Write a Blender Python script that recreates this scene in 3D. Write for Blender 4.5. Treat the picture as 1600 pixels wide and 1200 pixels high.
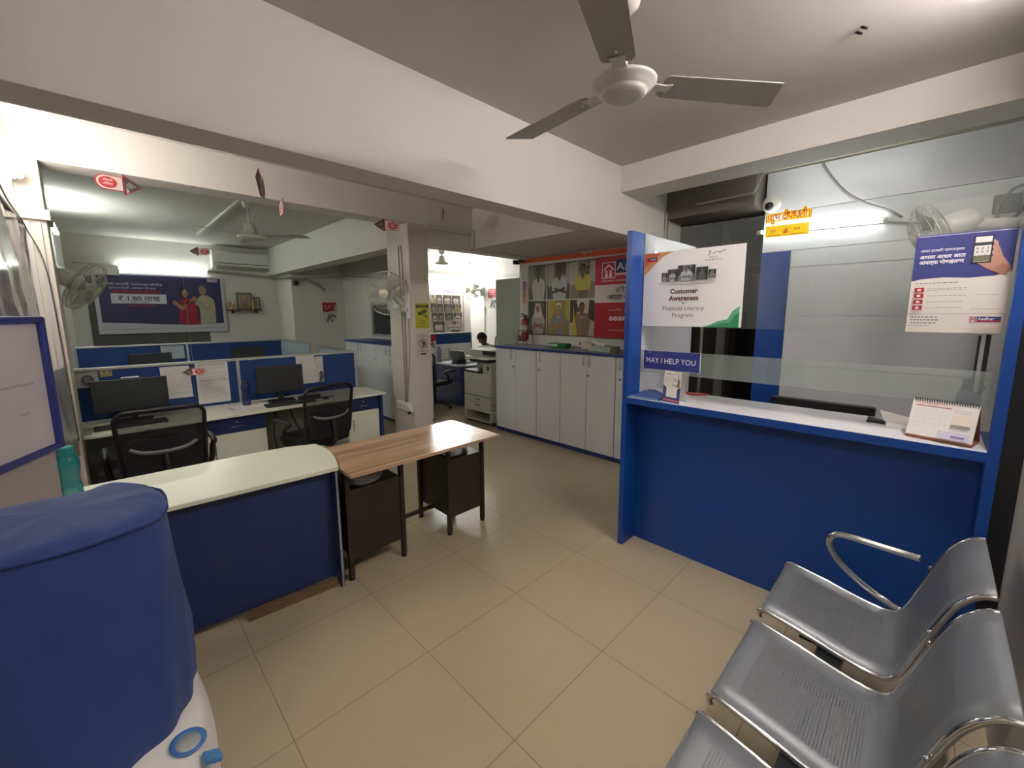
import bpy, bmesh, math, random
from mathutils import Vector, Matrix, Euler
random.seed(7)
for o in list(bpy.data.objects): bpy.data.objects.remove(o)
C = bpy.context.scene.collection
PI = math.pi
# ------------------------------------------------------------ camera, world, exposure
EYE = 1.63
cd = bpy.data.cameras.new('camera'); cam = bpy.data.objects.new('camera', cd); C.objects.link(cam)
yaw, pitch, roll = 0.785276699, 0.143376204, -0.00408167075
fw = Vector((math.cos(pitch)*math.cos(yaw), math.cos(pitch)*math.sin(yaw), -math.sin(pitch)))
rt = Vector((math.sin(yaw), -math.cos(yaw), 0)); up = rt.cross(fw)
r2 = math.cos(roll)*rt + math.sin(roll)*up; u2 = -math.sin(roll)*rt + math.cos(roll)*up
M = Matrix((r2, u2, -fw)).transposed().to_4x4(); M.translation = (0, 0, EYE)
cam.matrix_world = M
cd.sensor_width = 36; cd.lens = 647.537/1600*36
cd.shift_x = -8.86/1600; cd.shift_y = -16.4/1600
cd.clip_start = 0.02
bpy.context.scene.camera = cam
vs = bpy.context.scene.view_settings
bpy.context.scene.display_settings.display_device = 'sRGB'
vs.view_transform = 'Standard'; vs.look = 'None'; vs.gamma = 1; vs.use_curve_mapping = False
vs.exposure = 1.75
w = bpy.data.worlds.new('world'); bpy.context.scene.world = w; w.use_nodes = True
w.node_tree.nodes['Background'].inputs[0].default_value = (0.8, 0.85, 0.9, 1)
w.node_tree.nodes['Background'].inputs[1].default_value = 0.3

# ------------------------------------------------------------ materials
def lin(c):
    return tuple((x/12.92 if x <= 0.04045 else ((x+0.055)/1.055)**2.4) for x in c)
def hexc(h):
    return lin((int(h[0:2], 16)/255, int(h[2:4], 16)/255, int(h[4:6], 16)/255))
MC = {}
def mat(name, col, rough=0.5, metal=0, var=0.06, scale=6, bump=0.0, bscale=200, trans=0, spec=0.5, coat=0, alpha=1):
    key = (name, col, rough)
    if key in MC: return MC[key]
    m = bpy.data.materials.new(name); m.use_nodes = True
    n = m.node_tree; b = n.nodes['Principled BSDF']
    c = hexc(col)
    tc = n.nodes.new('ShaderNodeTexCoord'); nz = n.nodes.new('ShaderNodeTexNoise')
    nz.inputs['Scale'].default_value = scale; nz.inputs['Detail'].default_value = 4
    n.links.new(tc.outputs['Object'], nz.inputs['Vector'])
    mx = n.nodes.new('ShaderNodeMix'); mx.data_type = 'RGBA'
    mx.inputs[6].default_value = (*[x*(1-var) for x in c], 1)
    mx.inputs[7].default_value = (*[min(1, x*(1+var)) for x in c], 1)
    n.links.new(nz.outputs[0], mx.inputs[0]); n.links.new(mx.outputs[2], b.inputs['Base Color'])
    b.inputs['Roughness'].default_value = rough; b.inputs['Metallic'].default_value = metal
    b.inputs['Specular IOR Level'].default_value = spec
    b.inputs['Coat Weight'].default_value = coat
    b.inputs['Transmission Weight'].default_value = trans
    b.inputs['Alpha'].default_value = alpha
    if bump:
        n2 = n.nodes.new('ShaderNodeTexNoise'); n2.inputs['Scale'].default_value = bscale
        n.links.new(tc.outputs['Object'], n2.inputs['Vector'])
        bp = n.nodes.new('ShaderNodeBump'); bp.inputs['Strength'].default_value = bump; bp.inputs['Distance'].default_value = 0.01
        n.links.new(n2.outputs[0], bp.inputs['Height']); n.links.new(bp.outputs[0], b.inputs['Normal'])
    MC[key] = m
    return m
def emit(name, col, s):
    m = bpy.data.materials.new(name); m.use_nodes = True
    b = m.node_tree.nodes['Principled BSDF']
    b.inputs['Base Color'].default_value = (0.9, 0.9, 0.9, 1)
    b.inputs['Emission Color'].default_value = (*col, 1); b.inputs['Emission Strength'].default_value = s
    return m
def glass(name, col, tint=0.12, rough=0.0):
    m = bpy.data.materials.new(name); m.use_nodes = True; n = m.node_tree
    for x in list(n.nodes): n.nodes.remove(x)
    out = n.nodes.new('ShaderNodeOutputMaterial'); t = n.nodes.new('ShaderNodeBsdfTransparent')
    g = n.nodes.new('ShaderNodeBsdfGlossy'); g.inputs['Roughness'].default_value = rough
    d = n.nodes.new('ShaderNodeBsdfDiffuse'); d.inputs[0].default_value = (*col, 1)
    t.inputs[0].default_value = (*[0.82+0.18*x for x in col], 1)
    fr = n.nodes.new('ShaderNodeFresnel'); fr.inputs[0].default_value = 1.5
    m1 = n.nodes.new('ShaderNodeMixShader'); m1.inputs[0].default_value = tint
    n.links.new(t.outputs[0], m1.inputs[1]); n.links.new(d.outputs[0], m1.inputs[2])
    m2 = n.nodes.new('ShaderNodeMixShader'); n.links.new(fr.outputs[0], m2.inputs[0])
    n.links.new(m1.outputs[0], m2.inputs[1]); n.links.new(g.outputs[0], m2.inputs[2])
    n.links.new(m2.outputs[0], out.inputs[0])
    return m
WALL = mat('white_wall_paint', 'd9d5ce', 0.7, var=0.03, scale=2, bump=0.05, bscale=60)
CEIL = mat('ceiling_paint', 'c2beb8', 0.8, var=0.04, scale=1.5, bump=0.04, bscale=40)
LAM = mat('pale_grey_laminate', 'dcdde0', 0.3, var=0.01)
WLAM = mat('white_laminate', 'dcdcda', 0.35, var=0.01)
CREAM = mat('cream_laminate', 'e8ecd8', 0.22, var=0.01)
BLUE = mat('royal_blue_laminate', '0f4291', 0.35, var=0.03)
NAVY = mat('navy_laminate', '1c2e63', 0.4, var=0.04)
FABBLUE = mat('blue_partition_fabric', '1c3b72', 0.85, var=0.06, bump=0.1, bscale=600)
COVER = mat('blue_cover_cloth', '1d3472', 0.7, var=0.12, scale=9, bump=0.25, bscale=500)
ALU = mat('brushed_aluminium', 'c4c6c2', 0.35, metal=0.7, var=0.03)
CHROME = mat('chrome', 'd8dadd', 0.08, metal=1, var=0.01)
STEEL = mat('grey_painted_steel', '868b92', 0.35, metal=0.6, var=0.03)
BROWN = mat('dark_brown_metal', '2b221b', 0.45, var=0.08)
BLACK = mat('black_plastic', '1c1c1e', 0.45, var=0.08)
MATTEBLK = mat('black_fabric', '1a1a1c', 0.9, var=0.1, bump=0.1, bscale=500)
PAPER = mat('white_paper', 'e4e2de', 0.7, var=0.02)
WHITEP = mat('white_plastic', 'dddcd6', 0.35, var=0.02)
BEIGEP = mat('beige_printer_plastic', 'cbc9ba', 0.45, var=0.02)
DARKG = mat('dark_grey_plastic', '47494b', 0.4, var=0.04)
WHEN = mat('fan_enamel', 'cfcdc6', 0.35, var=0.04)
GREYBLADE = mat('fan_blade_enamel', 'a3a19c', 0.4, var=0.08, scale=14)
CABLE = mat('white_conduit', 'c8c5bd', 0.5, var=0.03)
DKCABLE = mat('dark_cable', '55504a', 0.6)
GLASS = glass('clear_glass', (0.75, 0.85, 0.82), 0.05)
GLASS2 = glass('tinted_glass', (0.7, 0.8, 0.76), 0.22)
FROST = glass('frosted_glass', (0.72, 0.82, 0.86), 0.6, 0.2)
FILM = glass('grey_plastic_film', (0.55, 0.55, 0.58), 0.6, 0.12)
FILM2 = glass('dull_grey_plastic', (0.33, 0.33, 0.34), 0.9, 0.35)
POLY = glass('thin_polythene', (0.85, 0.88, 0.9), 0.3, 0.12)
TEAL = glass('teal_bottle_plastic', (0.01, 0.35, 0.38), 0.6, 0.1)
LAV = glass('lavender_bottle_plastic', (0.30, 0.30, 0.5), 0.6, 0.1)
NBL = glass('navy_bottle_plastic', (0.03, 0.05, 0.2), 0.7, 0.1)
GAUZE = glass('black_chair_mesh', (0.008, 0.008, 0.009), 0.6, 0.5)
CAGE = glass('fan_guard_wire', (0.62, 0.63, 0.6), 0.28, 0.4)
COVER.node_tree.nodes['Principled BSDF'].inputs['Sheen Weight'].default_value = 0.2
COVER.node_tree.nodes['Principled BSDF'].inputs['Sheen Tint'].default_value = (0.6, 0.7, 1, 1)
def flat(col, rough=0.6): return mat('print_'+col, col, rough, var=0.0)

def floor_mat():
    m = bpy.data.materials.new('vitrified_floor_tiles'); m.use_nodes = True; n = m.node_tree; b = n.nodes['Principled BSDF']
    tc = n.nodes.new('ShaderNodeTexCoord'); sp = n.nodes.new('ShaderNodeSeparateXYZ')
    n.links.new(tc.outputs['Object'], sp.inputs[0])
    def mth(op, a, bb=None):
        q = n.nodes.new('ShaderNodeMath'); q.operation = op
        for i, v in enumerate((a, bb)):
            if v is None: continue
            if isinstance(v, (int, float)): q.inputs[i].default_value = v
            else: n.links.new(v, q.inputs[i])
        return q.outputs[0]
    g = []
    for ax, off in ((0, 0.3635), (1, 0.389)):
        t = mth('ADD', sp.outputs[ax], 60-off); t = mth('DIVIDE', t, 0.6); t = mth('FRACT', t)
        t = mth('SUBTRACT', t, 0.5); t = mth('ABSOLUTE', t); g.append(mth('GREATER_THAN', t, 0.5-0.0026))
    gr = mth('MAXIMUM', g[0], g[1])
    nz = n.nodes.new('ShaderNodeTexNoise'); nz.inputs['Scale'].default_value = 1.3; nz.inputs['Detail'].default_value = 5
    n.links.new(tc.outputs['Object'], nz.inputs['Vector'])
    r = n.nodes.new('ShaderNodeMix'); r.data_type = 'RGBA'
    r.inputs[6].default_value = (*hexc('b3a588'), 1); r.inputs[7].default_value = (*hexc('c0b296'), 1)
    n.links.new(nz.outputs[0], r.inputs[0])
    n3 = n.nodes.new('ShaderNodeTexNoise'); n3.inputs['Scale'].default_value = 3.0
    n.links.new(tc.outputs['Object'], n3.inputs['Vector'])
    r2_ = n.nodes.new('ShaderNodeMix'); r2_.data_type = 'RGBA'
    r2_.inputs[7].default_value = (*hexc('8a7c62'), 1)
    n.links.new(gr, r2_.inputs[0]); n.links.new(r.outputs[2], r2_.inputs[6])
    n.links.new(r2_.outputs[2], b.inputs['Base Color'])
    rr = mth('MULTIPLY', n3.outputs[0], 0.16); rr = mth('ADD', rr, 0.12); n.links.new(rr, b.inputs['Roughness'])
    b.inputs['Specular IOR Level'].default_value = 0.5
    return m
def wood_mat(name, c1, c2, rough, axis='X'):
    m = bpy.data.materials.new(name); m.use_nodes = True; n = m.node_tree; b = n.nodes['Principled BSDF']
    tc = n.nodes.new('ShaderNodeTexCoord'); mp = n.nodes.new('ShaderNodeMapping')
    mp.inputs['Scale'].default_value = (0.35, 9, 9) if axis == 'X' else (9, 0.35, 9)
    n.links.new(tc.outputs['Object'], mp.inputs[0])
    nz = n.nodes.new('ShaderNodeTexNoise'); nz.inputs['Scale'].default_value = 2.2; nz.inputs['Detail'].default_value = 8; nz.inputs['Distortion'].default_value = 0.6
    n.links.new(mp.outputs[0], nz.inputs['Vector'])
    cr = n.nodes.new('ShaderNodeValToRGB'); cr.color_ramp.elements[0].position = 0.35; cr.color_ramp.elements[1].position = 0.68
    cr.color_ramp.elements[0].color = (*hexc(c1), 1); cr.color_ramp.elements[1].color = (*hexc(c2), 1)
    n.links.new(nz.outputs[0], cr.inputs[0]); n.links.new(cr.outputs[0], b.inputs['Base Color'])
    b.inputs['Roughness'].default_value = rough
    return m
def perf_mat():
    m = bpy.data.materials.new('perforated_steel'); m.use_nodes = True; n = m.node_tree; b = n.nodes['Principled BSDF']
    b.inputs['Base Color'].default_value = (*hexc('7e8286'), 1); b.inputs['Metallic'].default_value = 0.35; b.inputs['Roughness'].default_value = 0.42
    uv = n.nodes.new('ShaderNodeUVMap'); sp = n.nodes.new('ShaderNodeSeparateXYZ'); n.links.new(uv.outputs[0], sp.inputs[0])
    def mth(op, a, bb=None, c=None):
        q = n.nodes.new('ShaderNodeMath'); q.operation = op
        for i, v in enumerate((a, bb, c)):
            if v is None: continue
            if isinstance(v, (int, float)): q.inputs[i].default_value = v
            else: n.links.new(v, q.inputs[i])
        return q.outputs[0]
    P = 0.0085
    def holes(ox, oy):
        a = mth('SUBTRACT', mth('FRACT', mth('DIVIDE', mth('ADD', sp.outputs[0], 10+ox), P)), 0.5)
        c = mth('SUBTRACT', mth('FRACT', mth('DIVIDE', mth('ADD', sp.outputs[1], 10+oy), P)), 0.5)
        d = mth('ADD', mth('MULTIPLY', a, a), mth('MULTIPLY', c, c))
        return mth('LESS_THAN', d, 0.066)
    h = holes(0, 0)
    i1 = mth('LESS_THAN', mth('ABSOLUTE', mth('SUBTRACT', sp.outputs[0], 0.2275)), 0.155)
    i2 = mth('MULTIPLY', mth('GREATER_THAN', sp.outputs[1], 0.10), mth('LESS_THAN', sp.outputs[1], 0.40))
    i3 = mth('MULTIPLY', mth('GREATER_THAN', sp.outputs[1], 0.50), mth('LESS_THAN', sp.outputs[1], 0.78))
    ii = mth('MULTIPLY', i1, mth('MAXIMUM', i2, i3)); h = mth('MULTIPLY', h, ii)
    n.links.new(mth('SUBTRACT', 1.0, h), b.inputs['Alpha'])
    return m
FLOOR = floor_mat()
WOODT = wood_mat('walnut_laminate', '9c7c62', 'c8a98a', 0.2)
WOODP = wood_mat('brown_plank_wood', '66503a', '85694c', 0.5)
PERF = perf_mat()

# ------------------------------------------------------------ mesh builder
class MB:
    def __init__(s): s.v = []; s.f = []; s.m = []; s.sm = []; s.uv = {}
    def add(s, vs_, fs, mi=0, smooth=False):
        o = len(s.v); s.v += [Vector(v) for v in vs_]
        for f in fs: s.f.append([o+i for i in f]); s.m.append(mi); s.sm.append(smooth)
        return s
    def box(s, x0, x1, y0, y1, z0, z1, mi=0):
        v = [(x, y, z) for x in (x0, x1) for y in (y0, y1) for z in (z0, z1)]
        return s.add(v, [(0, 1, 3, 2), (4, 6, 7, 5), (0, 4, 5, 1), (2, 3, 7, 6), (0, 2, 6, 4), (1, 5, 7, 3)], mi)
    def obox(s, c, ax, ay, az, hx, hy, hz, mi=0):
        c = Vector(c); ax, ay, az = [Vector(a).normalized() for a in (ax, ay, az)]
        v = [c+ax*hx*i+ay*hy*j+az*hz*k for i in (-1, 1) for j in (-1, 1) for k in (-1, 1)]
        return s.add(v, [(0, 1, 3, 2), (4, 6, 7, 5), (0, 4, 5, 1), (2, 3, 7, 6), (0, 2, 6, 4), (1, 5, 7, 3)], mi)
    def tube(s, pts, r, seg=8, mi=0, closed=False, cap=True, flat_=1.0):
        pts = [Vector(p) for p in pts]; n = len(pts); rs = r if isinstance(r, (list, tuple)) else [r]*n
        vs_ = []; ref = None
        for i, p in enumerate(pts):
            a = pts[(i-1) % n] if (i > 0 or closed) else p; b = pts[(i+1) % n] if (i < n-1 or closed) else p
            t = (b-a).normalized()
            if ref is None: ref = t.cross(Vector((0, 0, 1)) if abs(t.z) < 0.9 else Vector((1, 0, 0))).normalized()
            ref = (ref - t*ref.dot(t)).normalized(); bn = t.cross(ref)
            for k in range(seg):
                an = 2*PI*k/seg; vs_.append(p+ref*math.cos(an)*rs[i]+bn*math.sin(an)*rs[i]*flat_)
        fs = []
        for i in range(n if closed else n-1):
            j = (i+1) % n
            for k in range(seg):
                l = (k+1) % seg; fs.append((i*seg+k, i*seg+l, j*seg+l, j*seg+k))
        s.add(vs_, fs, mi, seg > 4)
        if cap and not closed:
            o = len(s.v)-len(vs_)
            s.f.append([o+k for k in range(seg)][::-1]); s.m.append(mi); s.sm.append(False)
            s.f.append([o+(n-1)*seg+k for k in range(seg)]); s.m.append(mi); s.sm.append(False)
        return s
    def cyl(s, p0, p1, r, seg=16, mi=0): return s.tube([p0, p1], r, seg, mi)
    def lathe(s, prof, c=(0, 0, 0), seg=24, mi=0, axis=None):
        c = Vector(c); q = Matrix.Identity(3) if axis is None else Vector((0, 0, 1)).rotation_difference(Vector(axis)).to_matrix()
        vs_ = []; n = len(prof)
        for r, z in prof:
            for k in range(seg): a = 2*PI*k/seg; vs_.append(c+q@Vector((max(r, 1e-4)*math.cos(a), max(r, 1e-4)*math.sin(a), z)))
        fs = [(i*seg+k, i*seg+(k+1) % seg, (i+1)*seg+(k+1) % seg, (i+1)*seg+k) for i in range(n-1) for k in range(seg)]
        return s.add(vs_, fs, mi, True)
    def prism(s, pts, d, mi=0):
        """closed polygon (3-D points) extruded by vector d"""
        pts = [Vector(p) for p in pts]; d = Vector(d); n = len(pts)
        v = pts+[p+d for p in pts]
        fs = [tuple(range(n))[::-1], tuple(range(n, 2*n))]+[(i, (i+1) % n, n+(i+1) % n, n+i) for i in range(n)]
        return s.add(v, fs, mi)
    def mesh(s, name, mats):
        me = bpy.data.meshes.new(name); me.from_pydata([tuple(v) for v in s.v], [], s.f)
        for m in mats: me.materials.append(m)
        for p, mi, sm in zip(me.polygons, s.m, s.sm): p.material_index = mi; p.use_smooth = sm
        me.validate(); me.update()
        bm = bmesh.new(); bm.from_mesh(me); bmesh.ops.recalc_face_normals(bm, faces=bm.faces); bm.to_mesh(me); bm.free()
        return me
WM = {}
def thing(name, label, cat, loc=(0, 0, 0), rotz=0, group=None, rot=None):
    o = bpy.data.objects.new(name, None); C.objects.link(o); o.empty_display_size = 0.1
    o.location = loc; o.rotation_euler = rot if rot else (0, 0, rotz)
    o['label'] = label; o['category'] = cat
    if group: o['group'] = group
    WM[o.name] = Matrix.LocRotScale(Vector(loc), Euler(rot if rot else (0, 0, rotz)), None)
    return o
def tag(o, label, cat, group=None):
    o['label'] = label; o['category'] = cat
    if group: o['group'] = group
    return o
def obj(name, mb, mats, parent=None, bevel=0, local=False, label=None, mod=None):
    if not isinstance(mats, (list, tuple)): mats = [mats]
    me = mb if isinstance(mb, bpy.types.Mesh) else mb.mesh(name, mats)
    o = bpy.data.objects.new(name, me); C.objects.link(o)
    if parent is None:
        xs = [v.co for v in me.vertices]
        c = Vector(((min(v.x for v in xs)+max(v.x for v in xs))/2, (min(v.y for v in xs)+max(v.y for v in xs))/2, min(v.z for v in xs)))
        me.transform(Matrix.Translation(-c)); o.location = c; WM[o.name] = Matrix.Translation(c)
    else:
        pm = WM[parent.name]
        if not local: me.transform(pm.inverted())
        o.parent = parent; WM[o.name] = pm
    if bevel:
        b = o.modifiers.new('bevel', 'BEVEL'); b.width = bevel; b.segments = 2; b.limit_method = 'ANGLE'; b.angle_limit = 0.6
    if label: o['label'] = label
    return o
def struct(name, mb, mats):
    if not isinstance(mats, (list, tuple)): mats = [mats]
    me = mb.mesh(name, mats); o = bpy.data.objects.new(name, me); C.objects.link(o); o['kind'] = 'structure'; return o
def dup(root, loc, rotz, label=None, group=None):
    r = root.copy(); C.objects.link(r); r.location = loc; r.rotation_euler = (0, 0, rotz)
    if label: r['label'] = label
    if group: r['group'] = group
    for ch in list(root.children):
        c = ch.copy(); C.objects.link(c); c.parent = r
        for g in list(ch.children):
            d = g.copy(); C.objects.link(d); d.parent = c
    return r
def smoothpath(pts, k=6, closed=False):
    pts = [Vector(p) for p in pts]; n = len(pts); out = []
    for i in range(n if closed else n-1):
        p0 = pts[(i-1) % n] if (closed or i > 0) else pts[i]; p1 = pts[i]; p2 = pts[(i+1) % n]; p3 = pts[(i+2) % n] if (closed or i+2 < n) else p2
        for j in range(k):
            t = j/k; out.append(0.5*((2*p1)+(-p0+p2)*t+(2*p0-5*p1+4*p2-p3)*t*t+(-p0+3*p1-3*p2+p3)*t**3))
    if not closed: out.append(pts[-1])
    return out
def rrect(w_, h, r, k=5):
    out = []
    for cx, cy, a0 in ((w_/2-r, h/2-r, 0), (-w_/2+r, h/2-r, 90), (-w_/2+r, -h/2+r, 180), (w_/2-r, -h/2+r, 270)):
        for i in range(k+1): a = math.radians(a0+90*i/k); out.append((cx+r*math.cos(a), cy+r*math.sin(a)))
    return out

# ------------------------------------------------------------ printed sheets (posters, signs, papers)
_tc = {}
def text_mesh(s, bold=0.0):
    k = (s, bold)
    if k in _tc: return _tc[k]
    cu = bpy.data.curves.new('t', 'FONT'); cu.body = s; cu.size = 1; cu.resolution_u = 2; cu.offset = bold; cu.align_x = 'LEFT'
    o = bpy.data.objects.new('t', cu); C.objects.link(o)
    dg = bpy.context.evaluated_depsgraph_get(); dg.update()
    me = bpy.data.meshes.new_from_object(o.evaluated_get(dg))
    vs_ = [v.co.copy() for v in me.vertices]; fs = [tuple(p.vertices) for p in me.polygons]
    bpy.data.objects.remove(o); bpy.data.curves.remove(cu); bpy.data.meshes.remove(me)
    _tc[k] = (vs_, fs); return _tc[k]
class Sheet:
    """flat print: origin = bottom-left seen from the front, u to the right, v up; coordinates 0..1"""
    def __init__(s, o, u, v, t=0.002, base='e4e2de'):
        s.o = Vector(o); s.u = Vector(u); s.v = Vector(v); s.W = s.u.length; s.H = s.v.length
        s.n = s.u.cross(s.v).normalized(); s.mb = MB(); s.cols = [base]; s.L = 0.0; s.cur = {}
        s.mb.prism([s.o-s.n*t, s.o+s.u-s.n*t, s.o+s.u+s.v-s.n*t, s.o+s.v-s.n*t], s.n*t, 0)
    def ci(s, c):
        if c not in s.cols: s.cols.append(c)
        return s.cols.index(c)
    def P(s, x, y): return s.o+s.u*x+s.v*y+s.n*s.L
    def up(s): s.L += 0.0003
    def poly(s, pts, c): s.up(); s.mb.add([s.P(*p) for p in pts], [tuple(range(len(pts)))], s.ci(c)); return s
    def rect(s, x0, y0, x1, y1, c): return s.poly([(x0, y0), (x1, y0), (x1, y1), (x0, y1)], c)
    def ell(s, cx, cy, rx, ry, c, k=20): return s.poly([(cx+rx*math.cos(2*PI*i/k), cy+ry*math.sin(2*PI*i/k)) for i in range(k)], c)
    def ring(s, cx, cy, rx, ry, t, c, k=28):
        s.up(); v = []
        for i in range(k):
            a = 2*PI*i/k; v.append(s.P(cx+rx*math.cos(a), cy+ry*math.sin(a))); v.append(s.P(cx+rx*(1-t)*math.cos(a), cy+ry*(1-t)*math.sin(a)))
        s.mb.add(v, [(2*i, 2*((i+1) % k), 2*((i+1) % k)+1, 2*i+1) for i in range(k)], s.ci(c)); return s
    def line(s, x0, y0, x1, y1, t, c):
        dx, dy = (x1-x0)*s.W, (y1-y0)*s.H; L = math.hypot(dx, dy) or 1; nx, ny = -dy/L*t/2/s.W, dx/L*t/2/s.H
        return s.poly([(x0+nx, y0+ny), (x0-nx, y0-ny), (x1-nx, y1-ny), (x1+nx, y1+ny)], c)
    def text(s, t, x, y, size, c, bold=0.0, width=None, center=False):
        """x,y = baseline start (or centre), size = cap-height scale as a fraction of sheet height; width = forced width fraction"""
        vs_, fs = text_mesh(t, bold)
        if not vs_: return s
        x0 = min(v.x for v in vs_); x1 = max(v.x for v in vs_); sc = size*s.H; sx = sc
        if width: sx = width*s.W/(x1-x0)
        s.up(); off = -(x0+x1)/2 if center else -x0
        s.mb.add([s.P(x+(v.x+off)*sx/s.W, y+v.y*sc/s.H) for v in vs_], fs, s.ci(c)); return s
    def person(s, x0, y0, x1, y1, bg, shirt, skin, hair='1c1715', pants=None, arms=True, bg2=None, dx=0, cloth=None):
        w_, h = x1-x0, y1-y0; s.rect(x0, y0, x1, y1, bg)
        q = lambda a, b: (x0+a*w_, y0+b*h)
        q_ = random.Random(int(x0*1000)+int(y0*777)+len(bg+shirt))
        for _ in range(7):
            ex, ey = q_.uniform(.1, .9), q_.uniform(.3, .93); rr = q_.uniform(.04, .10)
            s.ell(x0+ex*w_, y0+ey*h, rr*w_, rr*h*.8, q_.choice([bg2 or bg, '4d4a40', '8c8676', '6b6a58']), 9)
        if bg2:
            s.poly([q(0, 0.35), q(0.3, 0.42), q(0.28, 1), q(0, 1)], bg2); s.poly([q(0.75, 0.5), q(1, 0.4), q(1, 0.95), q(0.8, 1)], bg2)
        c = 0.5+dx
        if pants: s.poly([q(c-0.2, 0), q(c+0.2, 0), q(c+0.2, 0.3), q(c-0.2, 0.3)], pants)
        b = 0.0 if not pants else 0.22
        s.poly([q(c-0.26, b), q(c+0.26, b), q(c+0.34, 0.42), q(c+0.27, 0.57), q(c+0.1, 0.64), q(c-0.1, 0.64), q(c-0.27, 0.57), q(c-0.34, 0.42)], shirt)
        for fx in (-.17, -.05, .12, .2): s.poly([q(c+fx, .50), q(c+fx+.012, .50), q(c+fx*.8+.02, b+.03), q(c+fx*.8, b+.03)], '8d8880')
        s.poly([q(c-.08, .63), q(c, .53), q(c+.08, .63), q(c+.05, .50), q(c, .46), q(c-.05, .50)], '9a958c')
        s.poly([q(c-0.07, 0.58), q(c, 0.54), q(c+0.07, 0.58), q(c+0.06, 0.72), q(c-0.06, 0.72)], skin)
        rx = 0.105*w_; ry = 0.115*h
        if cloth:
            s.ell(x0+c*w_, y0+0.775*h, rx*1.5, ry*1.35, cloth); s.poly([q(c-0.16, 0.76), q(c+0.16, 0.76), q(c+0.22, 0.5), q(c-0.22, 0.5)], cloth)
        else: s.ell(x0+c*w_, y0+0.80*h, rx*1.12, ry*1.12, hair)
        s.ell(x0+c*w_, y0+0.765*h, rx, ry, skin)
        s.rect(x0+(c-0.06)*w_, y0+0.775*h, x0+(c-0.02)*w_, y0+0.787*h, hair); s.rect(x0+(c+0.02)*w_, y0+0.775*h, x0+(c+0.06)*w_, y0+0.787*h, hair)
        s.rect(x0+(c-0.03)*w_, y0+0.705*h, x0+(c+0.03)*w_, y0+0.713*h, '7a3b33')
        if arms:
            s.poly([q(c-0.33, 0.22), q(c-0.27, 0.16), q(c+0.25, 0.26), q(c+0.27, 0.34)], skin)
            s.poly([q(c+0.33, 0.22), q(c+0.27, 0.15), q(c-0.2, 0.27), q(c-0.22, 0.34)], skin)
        return s
    def house(s, x, y, k, c):
        """white outlined square with a roof over two little figures"""
        kx = k*s.H/s.W
        for a in ((0, 0, 1, 0), (1, 0, 1, 1), (1, 1, 0, 1), (0, 1, 0, 0)): s.line(x+a[0]*kx, y+a[1]*k, x+a[2]*kx, y+a[3]*k, 0.05*k*s.H, c)
        s.line(x+0.12*kx, y+0.5*k, x+0.5*kx, y+0.85*k, 0.09*k*s.H, c); s.line(x+0.88*kx, y+0.5*k, x+0.5*kx, y+0.85*k, 0.09*k*s.H, c)
        for cx in (0.34, 0.66):
            s.ell(x+cx*kx, y+0.42*k, 0.08*kx, 0.08*k, c); s.poly([(x+(cx-0.12)*kx, y+0.06*k), (x+(cx+0.12)*kx, y+0.06*k), (x+(cx+0.07)*kx, y+0.33*k), (x+(cx-0.07)*kx, y+0.33*k)], c)
        return s
    def lines(s, x0, y0, x1, dy, n, t, c, seed=1):
        r = random.Random(seed)
        for i in range(n):
            x = x0
            y = y0-i*dy
            while x < x1-0.02:
                l = min(x1-x, r.uniform(0.03, 0.1)*(x1-x0)+0.01); s.rect(x, y, x+l, y+t, c); x += l+0.012
                if r.random() < 0.05: break
        return s
    def make(s, name, label=None, cat=None, group=None, parent=None, rough=0.45):
        o = obj(name, s.mb, [flat(c, rough) for c in s.cols], parent)
        if label and cat: tag(o, label, cat, group)
        elif label: o['label'] = label
        return o
X_, Y_, Z_ = Vector((1, 0, 0)), Vector((0, 1, 0)), Vector((0, 0, 1))
def sheetX(X, yl, yr, z0, z1, **k):   # plane X = const facing -X; yl = left edge (larger y)
    return Sheet((X, yl, z0), (0, yr-yl, 0), (0, 0, z1-z0), **k)
def sheetY(Y, xl, xr, z0, z1, **k):   # plane Y = const facing -Y
    return Sheet((xl, Y, z0), (xr-xl, 0, 0), (0, 0, z1-z0), **k)

# ============================================================ SETTING
CZ = 2.857
XL, YR, XB, YB = -0.28, -0.30, -1.6, -1.6
struct('floor', MB().box(XB-.1, 7.6, YB-.1, 9.5, -0.1, 0), FLOOR)
struct('ceiling', MB().box(XB-.1, 7.6, YB-.1, 9.5, CZ, CZ+0.1), CEIL)
b = MB(); b.box(XL-.12, XL, 1.2, 9.5, 0, CZ); b.box(XB, XL, 1.2, 1.3, 0, CZ)
struct('wall_left', b, WALL)
b = MB(); b.box(0.75, 2.5, YR-.12, YR, 0, CZ); b.box(0.65, 0.75, YB, YR, 0, CZ); b.box(2.5, 4.5, -0.62, -0.5, 0, CZ); b.box(2.5, 2.55, -0.62, YR, 0, CZ)
struct('wall_right', b, WALL)
struct('wall_entrance', MB().box(XB-.1, XB, YB, 1.3, 0, CZ).box(XB, 0.75, YB-.1, YB, 0, CZ), WALL)
struct('wall_back', MB().box(XL, 3.6, 9.25, 9.37, 0, CZ).box(2.55, 3.8, 8.4, 9.25, 0, CZ), WALL)
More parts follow.
